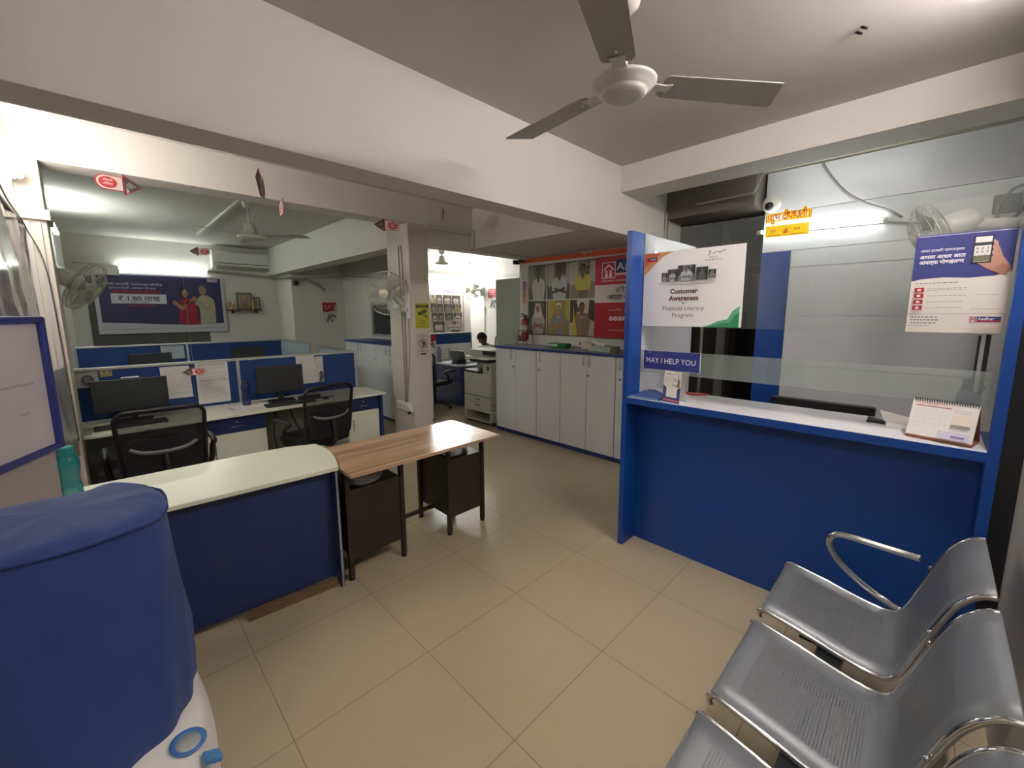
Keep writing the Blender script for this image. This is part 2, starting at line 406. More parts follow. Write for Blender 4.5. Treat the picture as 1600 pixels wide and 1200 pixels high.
# dividing wall with a dark window above the second cupboard row
b = MB(); b.box(3.5, 3.6, 5.5, 6.2, 0, CZ); b.box(3.5, 3.6, 7.26, 8.4, 0, CZ); b.box(3.5, 3.6, 6.2, 7.26, 0, 1.24); b.box(3.5, 3.6, 6.2, 7.26, 1.83, CZ)
struct('wall_divider', b, WALL)
b = MB(); b.box(3.52, 3.58, 6.2, 6.24, 1.24, 1.83); b.box(3.52, 3.58, 7.22, 7.26, 1.24, 1.83); b.box(3.52, 3.58, 6.2, 7.26, 1.24, 1.28); b.box(3.52, 3.58, 6.2, 7.26, 1.79, 1.83)
wf = struct('window_1', b, ALU)
p = obj('pane', MB().box(3.545, 3.555, 6.24, 7.22, 1.28, 1.79), mat('dark_window_glass', '2a2f30', 0.15), None); p['kind'] = 'structure'; p.name = 'window_2'
struct('wall_far', MB().box(3.6, 6.2, 7.6, 7.72, 0, CZ).box(6.07, 6.2, 2.0, 7.6, 0, CZ).box(3.8, 6.07, 9.3, 9.4, 0, CZ), WALL)
# poster wall behind the cupboards, then the reception back wall
struct('wall_poster', MB().box(4.35, 4.44, 2.2, 4.30, 0, CZ), WALL)
# beams
struct('trim_1', MB().box(XB, 4.45, 2.0, 2.2, 2.314, CZ), WALL)
struct('trim_2', MB().box(3.25, 3.55, -0.62, 2.0, 2.647, CZ).box(XL, 0.75, -0.3, -0.3001, 2.8, 2.81), WALL)
struct('trim_3', MB().box(XL, 2.616, 4.0, 4.23, 2.58, CZ).box(2.616, 4.5, 4.0, 4.23, 2.38, CZ), WALL)
struct('trim_4', MB().box(3.25, 4.45, 2.2, 4.0, 2.40, CZ), WALL)
struct('trim_5', MB().box(2.383, 2.62, 4.465, 9.25, 2.37, CZ).box(2.383, 2.62, 4.231, 4.465, 2.58, CZ), WALL)
# pillars
struct('trim_10', MB().box(2.382, 2.616, 4.001, 4.464, 0, 2.579), mat('pillar_paint', 'cbc6b8', 0.7, var=0.06, scale=3))
struct('trim_11', MB().box(XL, -0.17, 4.001, 4.3, 0, 2.579).box(XL, -0.15, 3.98, 4.302, 2.22, 2.28), mat('pillar_paint', 'cbc6b8', 0.7, var=0.06, scale=3))
# dark corridor behind the reception
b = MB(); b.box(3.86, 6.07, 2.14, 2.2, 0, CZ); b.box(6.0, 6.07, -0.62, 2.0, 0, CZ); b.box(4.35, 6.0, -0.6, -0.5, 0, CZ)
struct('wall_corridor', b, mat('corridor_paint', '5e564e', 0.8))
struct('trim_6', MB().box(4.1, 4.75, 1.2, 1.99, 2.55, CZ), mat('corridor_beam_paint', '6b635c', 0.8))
# reception back wall: laminate panels with thin seams and a blue strip
b = MB()
b.box(4.36, 4.43, -0.6, 1.175, 0, CZ)
struct('wall_reception', b, LAM)
b = MB()
for z0, z1, y0, y1 in ((0, 1.16, -.6, .95), (1.165, 1.60, -.6, .95), (1.605, 2.02, -.6, .95), (2.025, 2.165, -.6, .95), (2.17, 2.50, -.6, 1.178), (2.505, CZ, -.6, 1.178)):
    b.box(4.345, 4.36, y0, y1, z0, z1)
struct('trim_7', b, LAM)
struct('trim_8', MB().box(4.34, 4.43, 0.955, 1.18, 0, 2.165), BLUE)
# dark glazed door in the corridor
b = MB(); b.box(5.93, 5.99, 0.1, 0.18, 0, 2.2); b.box(5.93, 5.99, 1.85, 1.93, 0, 2.2); b.box(5.93, 5.99, 0.1, 1.93, 2.12, 2.2); b.box(5.93, 5.99, 0.98, 1.05, 0, 2.12)
struct('door_1', b, mat('dark_door_frame', '3a3632', 0.5))
struct('door_2', MB().box(5.95, 5.97, 0.18, 1.85, 0, 2.12), mat('dark_door_glass', '16181a', 0.15))
# black strip, its colour standing in for the dark gap beside the right post
struct('trim_9', MB().box(2.502, 2.56, -0.30, -0.238, 0, CZ), mat('black_gap_strip', '15161a', 0.6))

# ============================================================ LIGHTS (the lamps of the place, plus added ones)
TUBES = []
def tube_light(p0, p1, up_, s, col, label, group=None, batten=True, r=0.014):
    p0, p1, up_ = Vector(p0), Vector(p1), Vector(up_).normalized()
    t = thing('tube_light', label, 'tube light', tuple((p0+p1)/2), group=group)
    d = (p1-p0).normalized()
    obj('lamp_tube', MB().cyl(p0+d*.02, p1-d*.02, r, 12), emit('lit_tube', col, s), t)
    obj('end_cap', MB().cyl(p0, p0+d*.025, r+.004, 12), WHITEP, t); obj('end_cap', MB().cyl(p1-d*.025, p1, r+.004, 12), WHITEP, t)
    if batten:
        ax = d; az = up_; ay = az.cross(ax)
        obj('batten', MB().obox((p0+p1)/2+up_*(r+.016), ax, ay, az, (p1-p0).length/2+.02, .018, .013), WHITEP, t, bevel=.003)
    return t
WARMW = (1.0, 0.93, 0.88); COOLW = (0.90, 1.0, 0.95); NEUT = (0.97, 1.0, 0.98)
tube_light((-0.245, 2.75, 2.45), (-0.245, 3.93, 2.45), (-1, 0, 0), 34, WARMW, 'glowing white tube light high on the left wall above the notice board')
tube_light((0.26, 9.20, 2.375), (1.45, 9.20, 2.375), (0, 1, 0), 13, COOLW, 'glowing tube light above the dark blue family banner on the back wall')
tube_light((-0.24, 6.3, 2.57), (-0.24, 7.3, 2.57), (-1, 0, 0), 34, COOLW, 'short lit end of a tube light on the left wall behind the pillar')
tube_light((4.75, 7.55, 2.36), (5.98, 7.55, 2.36), (0, 1, 0), 80, NEUT, 'very bright tube light in the far room above the photo collage')
tube_light((4.31, 0.33, 2.325), (4.31, 1.21, 2.35), (1, 0, 0), 7, NEUT, 'glowing tube light on the reception back wall behind the glass')
tube_light((3.78, 0.15, 2.815), (3.78, 1.1, 2.815), (0, 0, 1), 5, NEUT, 'added tube light hidden behind the reception beam to brighten the reception')  # added lamp, kept out of sight by the beam, lifts the reception wall
tube_light((1.40, -0.26, 2.72), (2.55, -0.26, 2.72), (0, -1, 0), 60, (1.0, 0.90, 0.88), 'tube light high on the right wall above the steel chairs')
tube_light((-.55, -.95, 2.815), (-.55, .35, 2.815), (0, 0, 1), 24, (1.0, 0.93, 0.89), 'added unseen tube light on the ceiling by the entrance')  # added lamp outside the view, soft fill for the front room

# ============================================================ RECEPTION
t = thing('reception_counter', 'royal blue reception counter with white top between two blue posts', 'counter', (2.6, 0.6, 0))
obj('post', MB().box(2.46, 2.63, 1.42, 1.455, 0, 2.153), BLUE, t)
obj('post', MB().box(2.46, 2.50, -0.236, -0.201, 0, 2.153).box(2.50, 2.9, -0.236, -0.201, 0, 1.07), BLUE, t)
obj('side_panel', MB().box(2.63, 3.46, 1.42, 1.455, 0, 2.155), LAM, t, label='pale grey side panel')
obj('front_panel', MB().box(2.63, 2.65, -0.201, 1.42, 0, 1.03), BLUE, t)
obj('apron', MB().box(2.46, 2.48, -0.201, 1.42, 1.028, 1.069).box(2.48, 2.63, -0.201, 1.42, 1.028, 1.034), BLUE, t)
obj('countertop', MB().box(2.462, 2.90, -0.201, 1.42, 1.0345, 1.072), LAM, t, bevel=.002, label='white counter top')
obj('work_surface', MB().box(2.9, 3.3, -0.201, 1.42, 0.72, 0.75), LAM, t)
obj('upper_pane', MB().box(2.617, 2.623, -0.201, 1.42, 1.538, 2.155), GLASS, t, label='clear upper glass pane')
obj('lower_pane', MB().box(2.617, 2.623, -0.201, 1.42, 1.231, 1.380), GLASS2, t, label='narrow glass strip')

# poster on the glass: customer awareness
s = sheetX(2.612, 1.408, 0.789, 1.545, 2.018, base='f6f6f7')
s.poly([(0, 1), (0.32, 1), (0.2, 0.93), (0.1, 0.82), (0.04, 0.74), (0, 0.70)], 'dba06a')
s.poly([(0, 1), (0.18, 1), (0.12, 0.9), (0.05, 0.86), (0, 0.80)], 'cf6f45')
s.rect(0.03, 0.885, 0.145, 0.94, 'b02236'); s.rect(0.06, 0.905, 0.145, 0.94, '2d3f8c'); s.text('Aadhar', 0.065, 0.908, 0.032, 'e8e8ea', 0.01)
for (x0, x1, y0, y1, k) in ((0.205, 0.265, 0.60, 0.72, 0), (0.275, 0.375, 0.60, 0.76, 1), (0.385, 0.56, 0.60, 0.80, 2), (0.575, 0.685, 0.60, 0.76, 3), (0.695, 0.765, 0.61, 0.72, 4)):
    s.person(x0, y0, x1, y1, ('6f7375', '55585a', '7f8385', '4b4f52', '707476')[k], ('a8acae', 'c9cccd', 'c5c8c9', '5f6366', '9a9c9d')[k], ('8b8782', '6d6a67', '7a7672', '75716d', '888480')[k], '232425', bg2='33373a')
s.rect(0.205, 0.565, 0.765, 0.585, 'c5c8ca')
s.text('7', 0.70, 0.885, 0.085, '62666a', center=True); s.line(0.725, 0.905, 0.77, 0.93, .003, '3b3f44'); s.line(0.77, 0.93, 0.80, 0.905, .003, '3b3f44'); s.line(0.79, 0.92, 0.85, 0.935, .003, '3b3f44')
s.text('Azadi Ka', 0.74, 0.855, 0.03, '70757a', center=True); s.lines(0.66, 0.83, 0.83, 0.02, 1, 0.008, '80858a')
s.text('Customer', 0.47, 0.435, 0.088, '3c3a3b', 0.035, center=True)
s.text('Awareness', 0.47, 0.345, 0.088, '6a2f35', 0.035, center=True)
s.text('&', 0.47, 0.295, 0.04, '3c3a3b', 0.02, center=True)
s.text('Financial Literacy', 0.47, 0.215, 0.082, '4a4a4c', -0.005, center=True, width=0.42)
s.text('Program', 0.47, 0.125, 0.082, '4a4a4c', -0.005, center=True)
s.poly([(0.66, 0), (1, 0), (1, 0.26), (0.94, 0.20), (0.9, 0.10), (0.82, 0.08), (0.74, 0.03)], '5fa983')
s.poly([(0.72, 0), (1, 0), (1, 0.18), (0.96, 0.15), (0.92, 0.06), (0.84, 0.05)], '2f8a58')
s.make('poster', 'white poster reading Customer Awareness and Financial Literacy Program on the reception glass', 'poster')
# phone poster
s = sheetX(2.610, 0.092, -0.200, 1.541, 1.962, base='dddad0')
s.poly([(0, 0.535), (0.12, 0.555), (0.35, 0.565), (0.6, 0.55), (0.85, 0.56), (1, 0.60), (1, 1), (0, 1)], '33397a')
s.poly([(0.01, 0.99), (0.99, 0.99), (0.99, 0.985), (0.01, 0.985)], 'e4e4e6')
s.text('आधार हाउसिंग फायनान्सचा', 0.06, 0.83, 0.035, 'e6e6ea', 0.01, width=0.46)
s.text('आपला आधार आता', 0.06, 0.76, 0.05, 'f0f0f2', 0.025, width=0.48)
s.text('आपल्या मोबाईलवर', 0.06, 0.705, 0.05, 'f0f0f2', 0.025, width=0.47)
s.poly([(0.66, 0.69), (0.76, 0.63), (0.90, 0.57), (0.99, 0.60), (0.97, 0.66), (0.90, 0.74), (0.86, 0.82), (0.83, 0.87), (0.80, 0.86), (0.80, 0.75), (0.74, 0.70)], 'b98a78')
for k_ in range(3): s.poly([(0.775, 0.90-.05*k_), (0.80, 0.905-.05*k_), (0.835, 0.88-.05*k_), (0.84, 0.84-.05*k_), (0.79, 0.87-.05*k_)], 'c29583')
s.poly([(0.80, 0.62), (0.95, 0.56), (0.98, 0.62), (0.9, 0.68)], 'a87865')
s.rect(0.60, 0.69, 0.79, 0.95, '1c1c20'); s.rect(0.615, 0.70, 0.775, 0.94, 'e3e3e0'); s.rect(0.615, 0.855, 0.775, 0.885, '3a3f45'); s.rect(0.615, 0.705, 0.775, 0.76, '6a6a52')
for i in range(3):
    for j in range(2): s.ell(0.645+i*0.05, 0.83-j*0.035, 0.012, 0.010, '9aa0a5')
s.lines(0.05, 0.505, 0.5, 0.02, 1, 0.008, '77756f', 3)
for i in range(4):
    y = 0.42-i*0.062; s.rect(0.05, y, 0.155, y+0.045, 'a32233'); s.ell(0.10, y+0.022, 0.022, 0.012, 'e9e4dc'); s.lines(0.19, y+0.018+(0.012 if i == 0 else 0), 0.6, 0.016, 2 if i == 0 else 1, 0.005, '8b8982', i+5)
s.lines(0.70, 0.375, 0.92, 0.02, 1, 0.005, '8b8982', 9); s.lines(0.66, 0.235, 0.95, 0.02, 1, 0.005, '8b8982', 19)
s.rect(0, 0.19, 1, 0.193, '55534e')
for i in range(3): s.lines(0.05, 0.155-i*0.03, 0.36, 0.02, 1, 0.009, '3f3e3b', 30+i)
s.lines(0.02, 0.07, 0.95, 0.02, 1, 0.004, 'a3a19a', 44)
s.rect(0.66, 0.11, 0.96, 0.165, 'a8203a'); s.rect(0.72, 0.128, 0.96, 0.165, '33397a'); s.house(0.665, 0.115, 0.045, 'f2f2f2'); s.text('Aadhar', 0.74, 0.131, 0.038, 'f2f2f2', 0.01); s.rect(0.66, 0.10, 0.95, 0.104, '55534e')
s.make('poster', 'navy and cream poster of a phone in a hand, beside the right post', 'poster')
# MAY I HELP YOU
s = sheetX(2.598, 1.383, 0.998, 1.256, 1.383, base='d8d8dc')
s.rect(0.01, 0.02, 0.985, 0.985, '2c3580'); s.text('MAY I HELP YOU', 0.49, 0.36, 0.40, 'f3f3f5', 0.006, width=0.86, center=True)
s.ell(0.12, 0.9, 0.012, 0.035, 'c8c8cc'); s.ell(0.86, 0.9, 0.012, 0.035, '6a70a8')
s.make('sign', 'dark blue sign reading MAY I HELP YOU on the narrow glass strip', 'sign')
# diwali stickers hanging on top of the glass
s = Sheet((2.609, 0.70, 2.108), (0, -0.205, 0), (0, 0, 0.058), base='e8c21a', t=.001)
s.mb = MB(); s.cols = ['f0cf10']
s.text('॥शुभ दीपावली॥', 0.0, 0.12, 0.95, 'f2d21a', 0.10, width=1.0); s.text('॥शुभ दीपावली॥', 0.0, 0.12, 0.95, 'cf4a1c', 0.0, width=1.0)
s.mb.box(2.6092, 2.6096, 0.50, 0.695, 2.112, 2.118, 0)
s.make('sticker', 'yellow and red lettering sticker wishing happy Diwali above the glass', 'sticker')
s = Sheet((2.609, 0.698, 2.033), (0, -0.197, -0.004), (0, 0, 0.058), base='efd01c', t=.001)
s.text('शुभ', 0.12, 0.45, 0.30, 'b8602c', 0.01); s.text('लाभ', 0.66, 0.45, 0.30, 'b8602c', 0.01); s.text('ॐ', 0.47, 0.2, 0.5, 'a8321c', 0.02, center=True)
s.line(0.05, 0.15, 0.35, 0.12, .003, 'b8602c'); s.line(0.6, 0.12, 0.9, 0.15, .003, 'b8602c')
s.make('sticker', 'small yellow rectangular festival sticker under the yellow lettering on the glass', 'sticker')

# calendar on the counter
t = thing('desk_calendar', 'white spiral desk calendar standing on the right end of the reception counter', 'calendar', (2.56, -0.06, 1.072))
a = Vector((2.541, 0.045, 1.085)); c_ = Vector((2.487, -0.158, 1.085)); tl = Vector((2.60, 0.032, 1.240))
s = Sheet(a, c_-a, tl-a, base='e6e2dc', t=.003)
s.rect(0.05, 0.90, 0.55, 0.93, 'e0b49a'); s.text('NOVEMBER', 0.3, 0.885, 0.05, 'c07a5a', center=True); s.rect(0.05, 0.83, 0.62, 0.85, '9a3a3c')
for i in range(7):
    for j in range(5): s.text(str(i+1+7*j if i+1+7*j < 31 else ''), 0.07+i*0.08, 0.72-j*0.12, 0.045, 'b4b6b8' if i else 'c98a80')
s.lines(0.67, 0.80, 0.93, 0.06, 2, 0.012, '8a8a90', 4); s.rect(0.66, 0.42, 0.94, 0.66, 'e2dac8'); s.rect(0.5, 0.02, 0.96, 0.22, 'd2cfe2'); s.lines(0.66, 0.36, 0.9, 0.05, 2, 0.01, 'a0a0a4', 8); s.rect(0.7, 0.09, 0.9, 0.12, '5a5a9a')
s.make('page', parent=t)
obj('stand', MB().prism([a-Vector((0, 0, .012)), c_-Vector((0, 0, .012)), c_-Vector((-.14, 0.03, .012)), a-Vector((-.14, 0.03, .012))], (0, 0, .004)).prism([tl, tl+(c_-a), c_+Vector((.14, -.03, -.012)), a+Vector((.14, -.03, -.012))], (0.002, 0, 0)).prism([a+Vector((0, 0, -.012)), c_+Vector((0, 0, -.012)), c_+Vector((0, 0, 0.002)), a+Vector((0, 0, 0.002))], (0.002, 0, 0)), mat('brown_card', '94604c', 0.7), t)
b = MB(); q = c_-a
for i in range(26):
    p = tl+q*(0.03+i*0.0376); d = q.normalized()
    b.tube([p+Vector((-.006, 0, -.008)), p+Vector((-.003, 0, .007)), p+Vector((.004, 0, .006)), p+Vector((.005, 0, -.005))], .0017, 5)
obj('spiral', b, BLACK, t)
# QR stand card (code itself left blank)
t = thing('card_stand', 'small white and navy folded card standing at the left end of the counter', 'card', (2.5, 1.12, 1.072))
a = Vector((2.492, 1.185, 1.073)); c_ = Vector((2.470, 1.065, 1.073)); tl = Vector((2.545, 1.200, 1.262))
s = Sheet(a, c_-a, tl-a, base='e6e3da', t=.002)
s.poly([(0, 0), (1, 0), (1, .52), (.82, .46), (.82, .17), (.2, .17), (.2, .46), (0, .56)], '2c3570'); s.rect(0.03, 0.045, 0.93, 0.10, 'c85a5a'); s.rect(.2, .17, .82, .46, 'e9e7e0')
s.rect(0.12, 0.90, 0.42, 0.93, '3c4270'); s.lines(0.08, 0.80, 0.5, 0.06, 4, 0.012, '8a6a62', 6)
s.rect(0.60, 0.55, 0.88, 0.95, '8a8a88'); s.rect(0.62, 0.57, 0.86, 0.93, 'e2e0d8'); s.ell(.74, .74, .08, .06, 'c9b9a8'); s.poly([(0.86, 0.5), (1, 0.5), (1, 0.72), (.9, .8), (.86, .7)], '8a6a5a')
s.make('card_face', parent=t)
obj('card_back', MB().prism([tl, tl+(c_-a), c_+Vector((.09, -.01, 0)), a+Vector((.09, -.01, 0))], (0.002, 0, 0)), PAPER, t)
# folders
t = thing('folder', 'two dark blue folders lying flat on the left end of the reception counter', 'folder', (2.56, 1.3, 1.072))
obj('cover', MB().prism([(2.47, 1.41, 1.073), (2.475, 1.20, 1.073), (2.60, 1.185, 1.073), (2.78, 1.37, 1.073), (2.76, 1.41, 1.073)], (0, 0, .006)), mat('folder_blue', '1f4c8c', .5), t)
obj('pages', MB().prism([(2.466, 1.405, 1.079), (2.472, 1.21, 1.079), (2.60, 1.21, 1.079), (2.74, 1.40, 1.079)], (0, 0, .003)), mat('page_edge_blue', '9fc3dc', .6), t)
obj('upper_cover', MB().prism([(2.475, 1.41, 1.082), (2.48, 1.20, 1.082), (2.60, 1.19, 1.082), (2.77, 1.37, 1.082), (2.76, 1.41, 1.082)], (0, 0, .004)), mat('folder_blue', '1f4c8c', .5), t)
tag(obj('leaflet', MB().prism([(2.80, 1.12, 1.073), (2.84, 1.20, 1.073), (2.88, 1.04, 1.073)], (0, 0, .012)), mat('red_leaflet', 'b04a4c', .6)), 'small red and white leaflet behind the card stand on the counter', 'leaflet')
tag(obj('paper_stack', MB().prism([(2.68, 0.12, 1.073), (2.67, 0.01, 1.073), (2.85, 0.0, 1.073), (2.88, 0.14, 1.073)], (0, 0, .022)).prism([(2.70, 0.13, 1.0965), (2.68, 0.02, 1.0965), (2.84, 0.02, 1.098), (2.88, 0.16, 1.115)], (0, 0, .002)), PAPER), 'loose white papers behind the spiral calendar on the counter', 'papers')
# lavender bottle
t = thing('water_bottle', 'lavender plastic bottle with dark cap behind the calendar on the reception counter', 'bottle', (2.78, -0.145, 1.072))
obj('body', MB().lathe([(0, 1.072), (.038, 1.073), (.042, 1.09), (.042, 1.21), (.040, 1.245), (.030, 1.275), (.024, 1.285)], (2.80, -.145, 0), 20), LAV, t)
obj('cap', MB().lathe([(.0, 1.322), (.027, 1.322), (.028, 1.318), (.028, 1.283), (0, 1.283)], (2.78, -.145, 0), 20).box(2.77, 2.79, -.19, -.165, 1.285, 1.30), mat('navy_cap', '26285c', .4), t)
# mouse-like dark thing
t = thing('stapler', 'small dark stapler lying beside the papers on the reception counter', 'stapler', (2.76, .16, 1.072))
obj('base', MB().box(2.73, 2.765, .12, .20, 1.072, 1.079), BLACK, t, bevel=.002); obj('arm', MB().prism([(2.735, .122, 1.082), (2.735, .198, 1.082), (2.735, .195, 1.10), (2.735, .125, 1.09)], (.025, 0, 0)), DARKG, t, bevel=.003)
# vertical bracket
t = thing('bracket', 'black and silver vertical bar bracket on the glass beside the right post', 'bracket', (2.65, -.16, 1.2))
obj('black_bar', MB().box(2.64, 2.655, -.147, -.139, 1.29, 1.53), BLACK, t); obj('black_bar', MB().box(2.64, 2.655, -.175, -.160, 1.28, 1.535), BLACK, t); obj('rail', MB().box(2.64, 2.65, -.160, -.147, 1.285, 1.53), ALU, t)
# chair behind reception: black backrest
t = thing('office_chair', 'black office chair behind the reception counter, only the top of its back showing', 'office chair', (3.5, .5, 0))
obj('backrest', MB().prism([(3.48, y, z) for y, z in [(yy+.515, zz+.765) for yy, zz in rrect(.60, .50, .012)]], (.06, 0, .0)), mat('dark_leatherette', '2c2b2a', .45), t, bevel=.004)
obj('seat', MB().prism([(x+3.78, y+.51, .44) for x, y in rrect(.48, .50, .08)], (0, 0, .08)), mat('dark_leatherette', '2c2b2a', .45), t, bevel=.02)
obj('column', MB().cyl((3.76, .51, .08), (3.76, .51, .44), .025), BLACK, t)
b = MB()
for i in range(5): a_ = i*2*PI/5; b.tube([(3.76, .51, .10), (3.76+.28*math.cos(a_), .51+.28*math.sin(a_), .06)], [.025, .015], 8); b.lathe([(0, -.028), (.028, -.02), (.028, .02), (0, .028)], (3.76+.28*math.cos(a_), .51+.28*math.sin(a_), .029), 12, axis=(math.sin(a_), -math.cos(a_), 0))
obj('base', b, BLACK, t)
# dome camera, wires, conduits
t = thing('security_camera', 'white dome camera at the left edge of the pale reception back wall', 'camera', (4.34, 1.12, 2.55))
obj('housing', MB().lathe([(.075, 0), (.075, .02), (.06, .05), (.0, .055)], (4.343, 1.13, 2.585), 20, axis=(-1, 0, 0)), WHITEP, t)
obj('lens', MB().lathe([(.034, 0), (.033, .02), (.02, .036), (0, .04)], (4.30, 1.135, 2.565), 16, axis=(-1, 0.2, -.3)), BLACK, t)
tag(obj('wire', MB().tube(smoothpath([(4.335, .78, 2.85), (4.33, .72, 2.74), (4.33, .60, 2.58), (4.33, .46, 2.47), (4.33, .33, 2.40), (4.33, .25, 2.335)]), .009, 6), mat('grey_wire', '8d8983', .6)), 'thick grey wire sagging down the reception back wall to the tube light', 'wire')
tag(obj('wire', MB().tube(smoothpath([(4.33, .33, 2.31), (4.33, .22, 2.29), (4.33, .12, 2.27)]), .007, 6), mat('grey_wire', '8d8983', .6)), 'short grey wire from the reception tube light to the wall fan', 'wire')
tag(obj('conduit', MB().tube([(4.08, 1.985, 2.62), (4.08, 1.985, 1.5)], .012, 6).tube([(4.14, 1.985, 2.66), (4.14, 1.985, 1.5)], .010, 6).tube([(4.14, 1.985, 2.65), (4.05, 1.2, 2.64), (3.58, 1.0, 2.645), (3.58, -.4, 2.645)], .010, 6), CABLE), 'pair of white conduits running down and along the beam behind the glass', 'conduit')
tag(obj('conduit', MB().tube([(5.0, 1.93, 2.34), (5.0, 1.93, 0.6)], .018, 6).tube([(5.0, 1.93, 2.33), (5.3, 1.6, 2.33)], .018, 6), CABLE), 'pale pipe standing in the dark corridor behind the reception glass', 'conduit')
t = thing('junction_box', 'dark square socket with looped cable high beside the right post', 'socket', (4.33, -.22, 2.35))
obj('plate', MB().box(4.325, 4.343, -.32, -.20, 2.28, 2.40), mat('socket_grey', '77736e', .5), t, bevel=.003)
obj('cable_loop', MB().tube(smoothpath([(4.30, -.45, 2.62), (4.30, -.37, 2.46), (4.29, -.34, 2.32), (4.29, -.30, 2.24), (4.29, -.24, 2.20), (4.29, -.225, 2.32), (4.29, -.28, 2.42), (4.29, -.34, 2.44)]), .010, 6), mat('grey_wire', '8d8983', .6), t)

# ============================================================ WALL FANS
def wall_fan(name_label, base, dirv, head, aim, R=.20, group=None):
    """base = point on the wall, head = motor position, aim = facing direction of the guard"""
    t = thing('wall_fan', name_label, 'wall fan', base, group=group)
    base, head, aim, dirv = Vector(base), Vector(head), Vector(aim).normalized(), Vector(dirv).normalized()
    side = dirv.cross(Z_).normalized()
    obj('mount', MB().obox(base+dirv*.025, dirv, side, Z_, .025, .05, .09), WHITEP, t, bevel=.012)
    obj('arm', MB().tube([base+dirv*.05, base+dirv*.08+Vector((0, 0, .03)), head-aim*.10-Vector((0, 0, .02))], [.028, .026, .03], 12), WHITEP, t)
    obj('motor', MB().lathe([(0, -.17), (.045, -.165), (.062, -.13), (.068, -.06), (.060, -.01), (.02, 0), (0, 0)], head, 20, axis=aim), WHITEP, t)
    # guard: rings and radial wires
    b = MB(); q = Vector((0, 0, 1)).rotation_difference(aim).to_matrix()
    def P(r, a, z): return head+q@Vector((r*math.cos(a), r*math.sin(a), z))
    for r, z in ((R, .03), (R*.985, .055), (R*.985, .005), (R*.68, .093), (R*.68, -.02), (R*.36, .105)):
        b.tube([P(r, 2*PI*k/32, z) for k in range(32)], .0035 if r == R else .002, 5, closed=True)
    for k in range(48):
        a = 2*PI*k/48; b.tube([P(R*.22, a, .108), P(R*.68, a+.05, .093), P(R*.985, a+.08, .05), P(R, a+.08, .03), P(R*.985, a+.08, .0), P(R*.6, a+.05, -.025), P(R*.3, a, -.03)], .0012, 4, cap=False)
    obj('guard', b, mat('guard_wire', 'bdbcb4', .35, metal=.2), t)
    obj('badge', MB().lathe([(0, .112), (R*.22, .110), (R*.23, .104), (0, .102)], head, 20, axis=aim), mat('fan_badge', 'd8d8b8', .4), t)
    b = MB()
    for k in range(3):
        a0 = 2*PI*k/3; vs_ = []
        for i in range(9):
            u = i/8; vs_.append(P(R*.2+R*.66*math.sin(u*PI/2), a0-.45*(1-.2*u), .02)); vs_.append(P(R*.2+R*.66*math.sin(u*PI/2), a0+.5*(1-.1*u), .055))
        n = 9; b.add(vs_, [(2*i, 2*i+1, 2*i+3, 2*i+2) for i in range(n-1)], 0, True)
    b.lathe([(0, 0), (.035, 0), (.035, .07), (0, .075)], head, 16, axis=aim)
    o = obj('blades', b, mat('fan_blade_plastic', 'b9bcb4', .35), t)
    m = o.modifiers.new('thick', 'SOLIDIFY'); m.thickness = .002
    return t
wall_fan('white wall fan on the pillar beside the yellow camera sign', (2.382, 4.07, 1.74), (-1, 0, 0), (2.18, 4.12, 1.85), (-.75, -.62, -.10), R=.225)
wall_fan('wall fan seen edge on at the left end of the blue banner', (-0.28, 4.86, 1.86), (1, 0, 0), (-.075, 4.83, 1.875), (.80, -.25, -.52), R=.20)
wall_fan('wall fan tilted behind the phone poster, left of the looped cable', (3.45, -0.50, 2.05), (0, 1, 0), (3.36, 0.035, 2.075), (-.18, .92, -.42), R=.17)
wall_fan('bright white wall fan in the far room beside the photo collage', (6.07, 7.15, 2.12), (-1, 0, 0), (5.84, 7.20, 2.14), (-.72, -.6, -.35), R=.21)

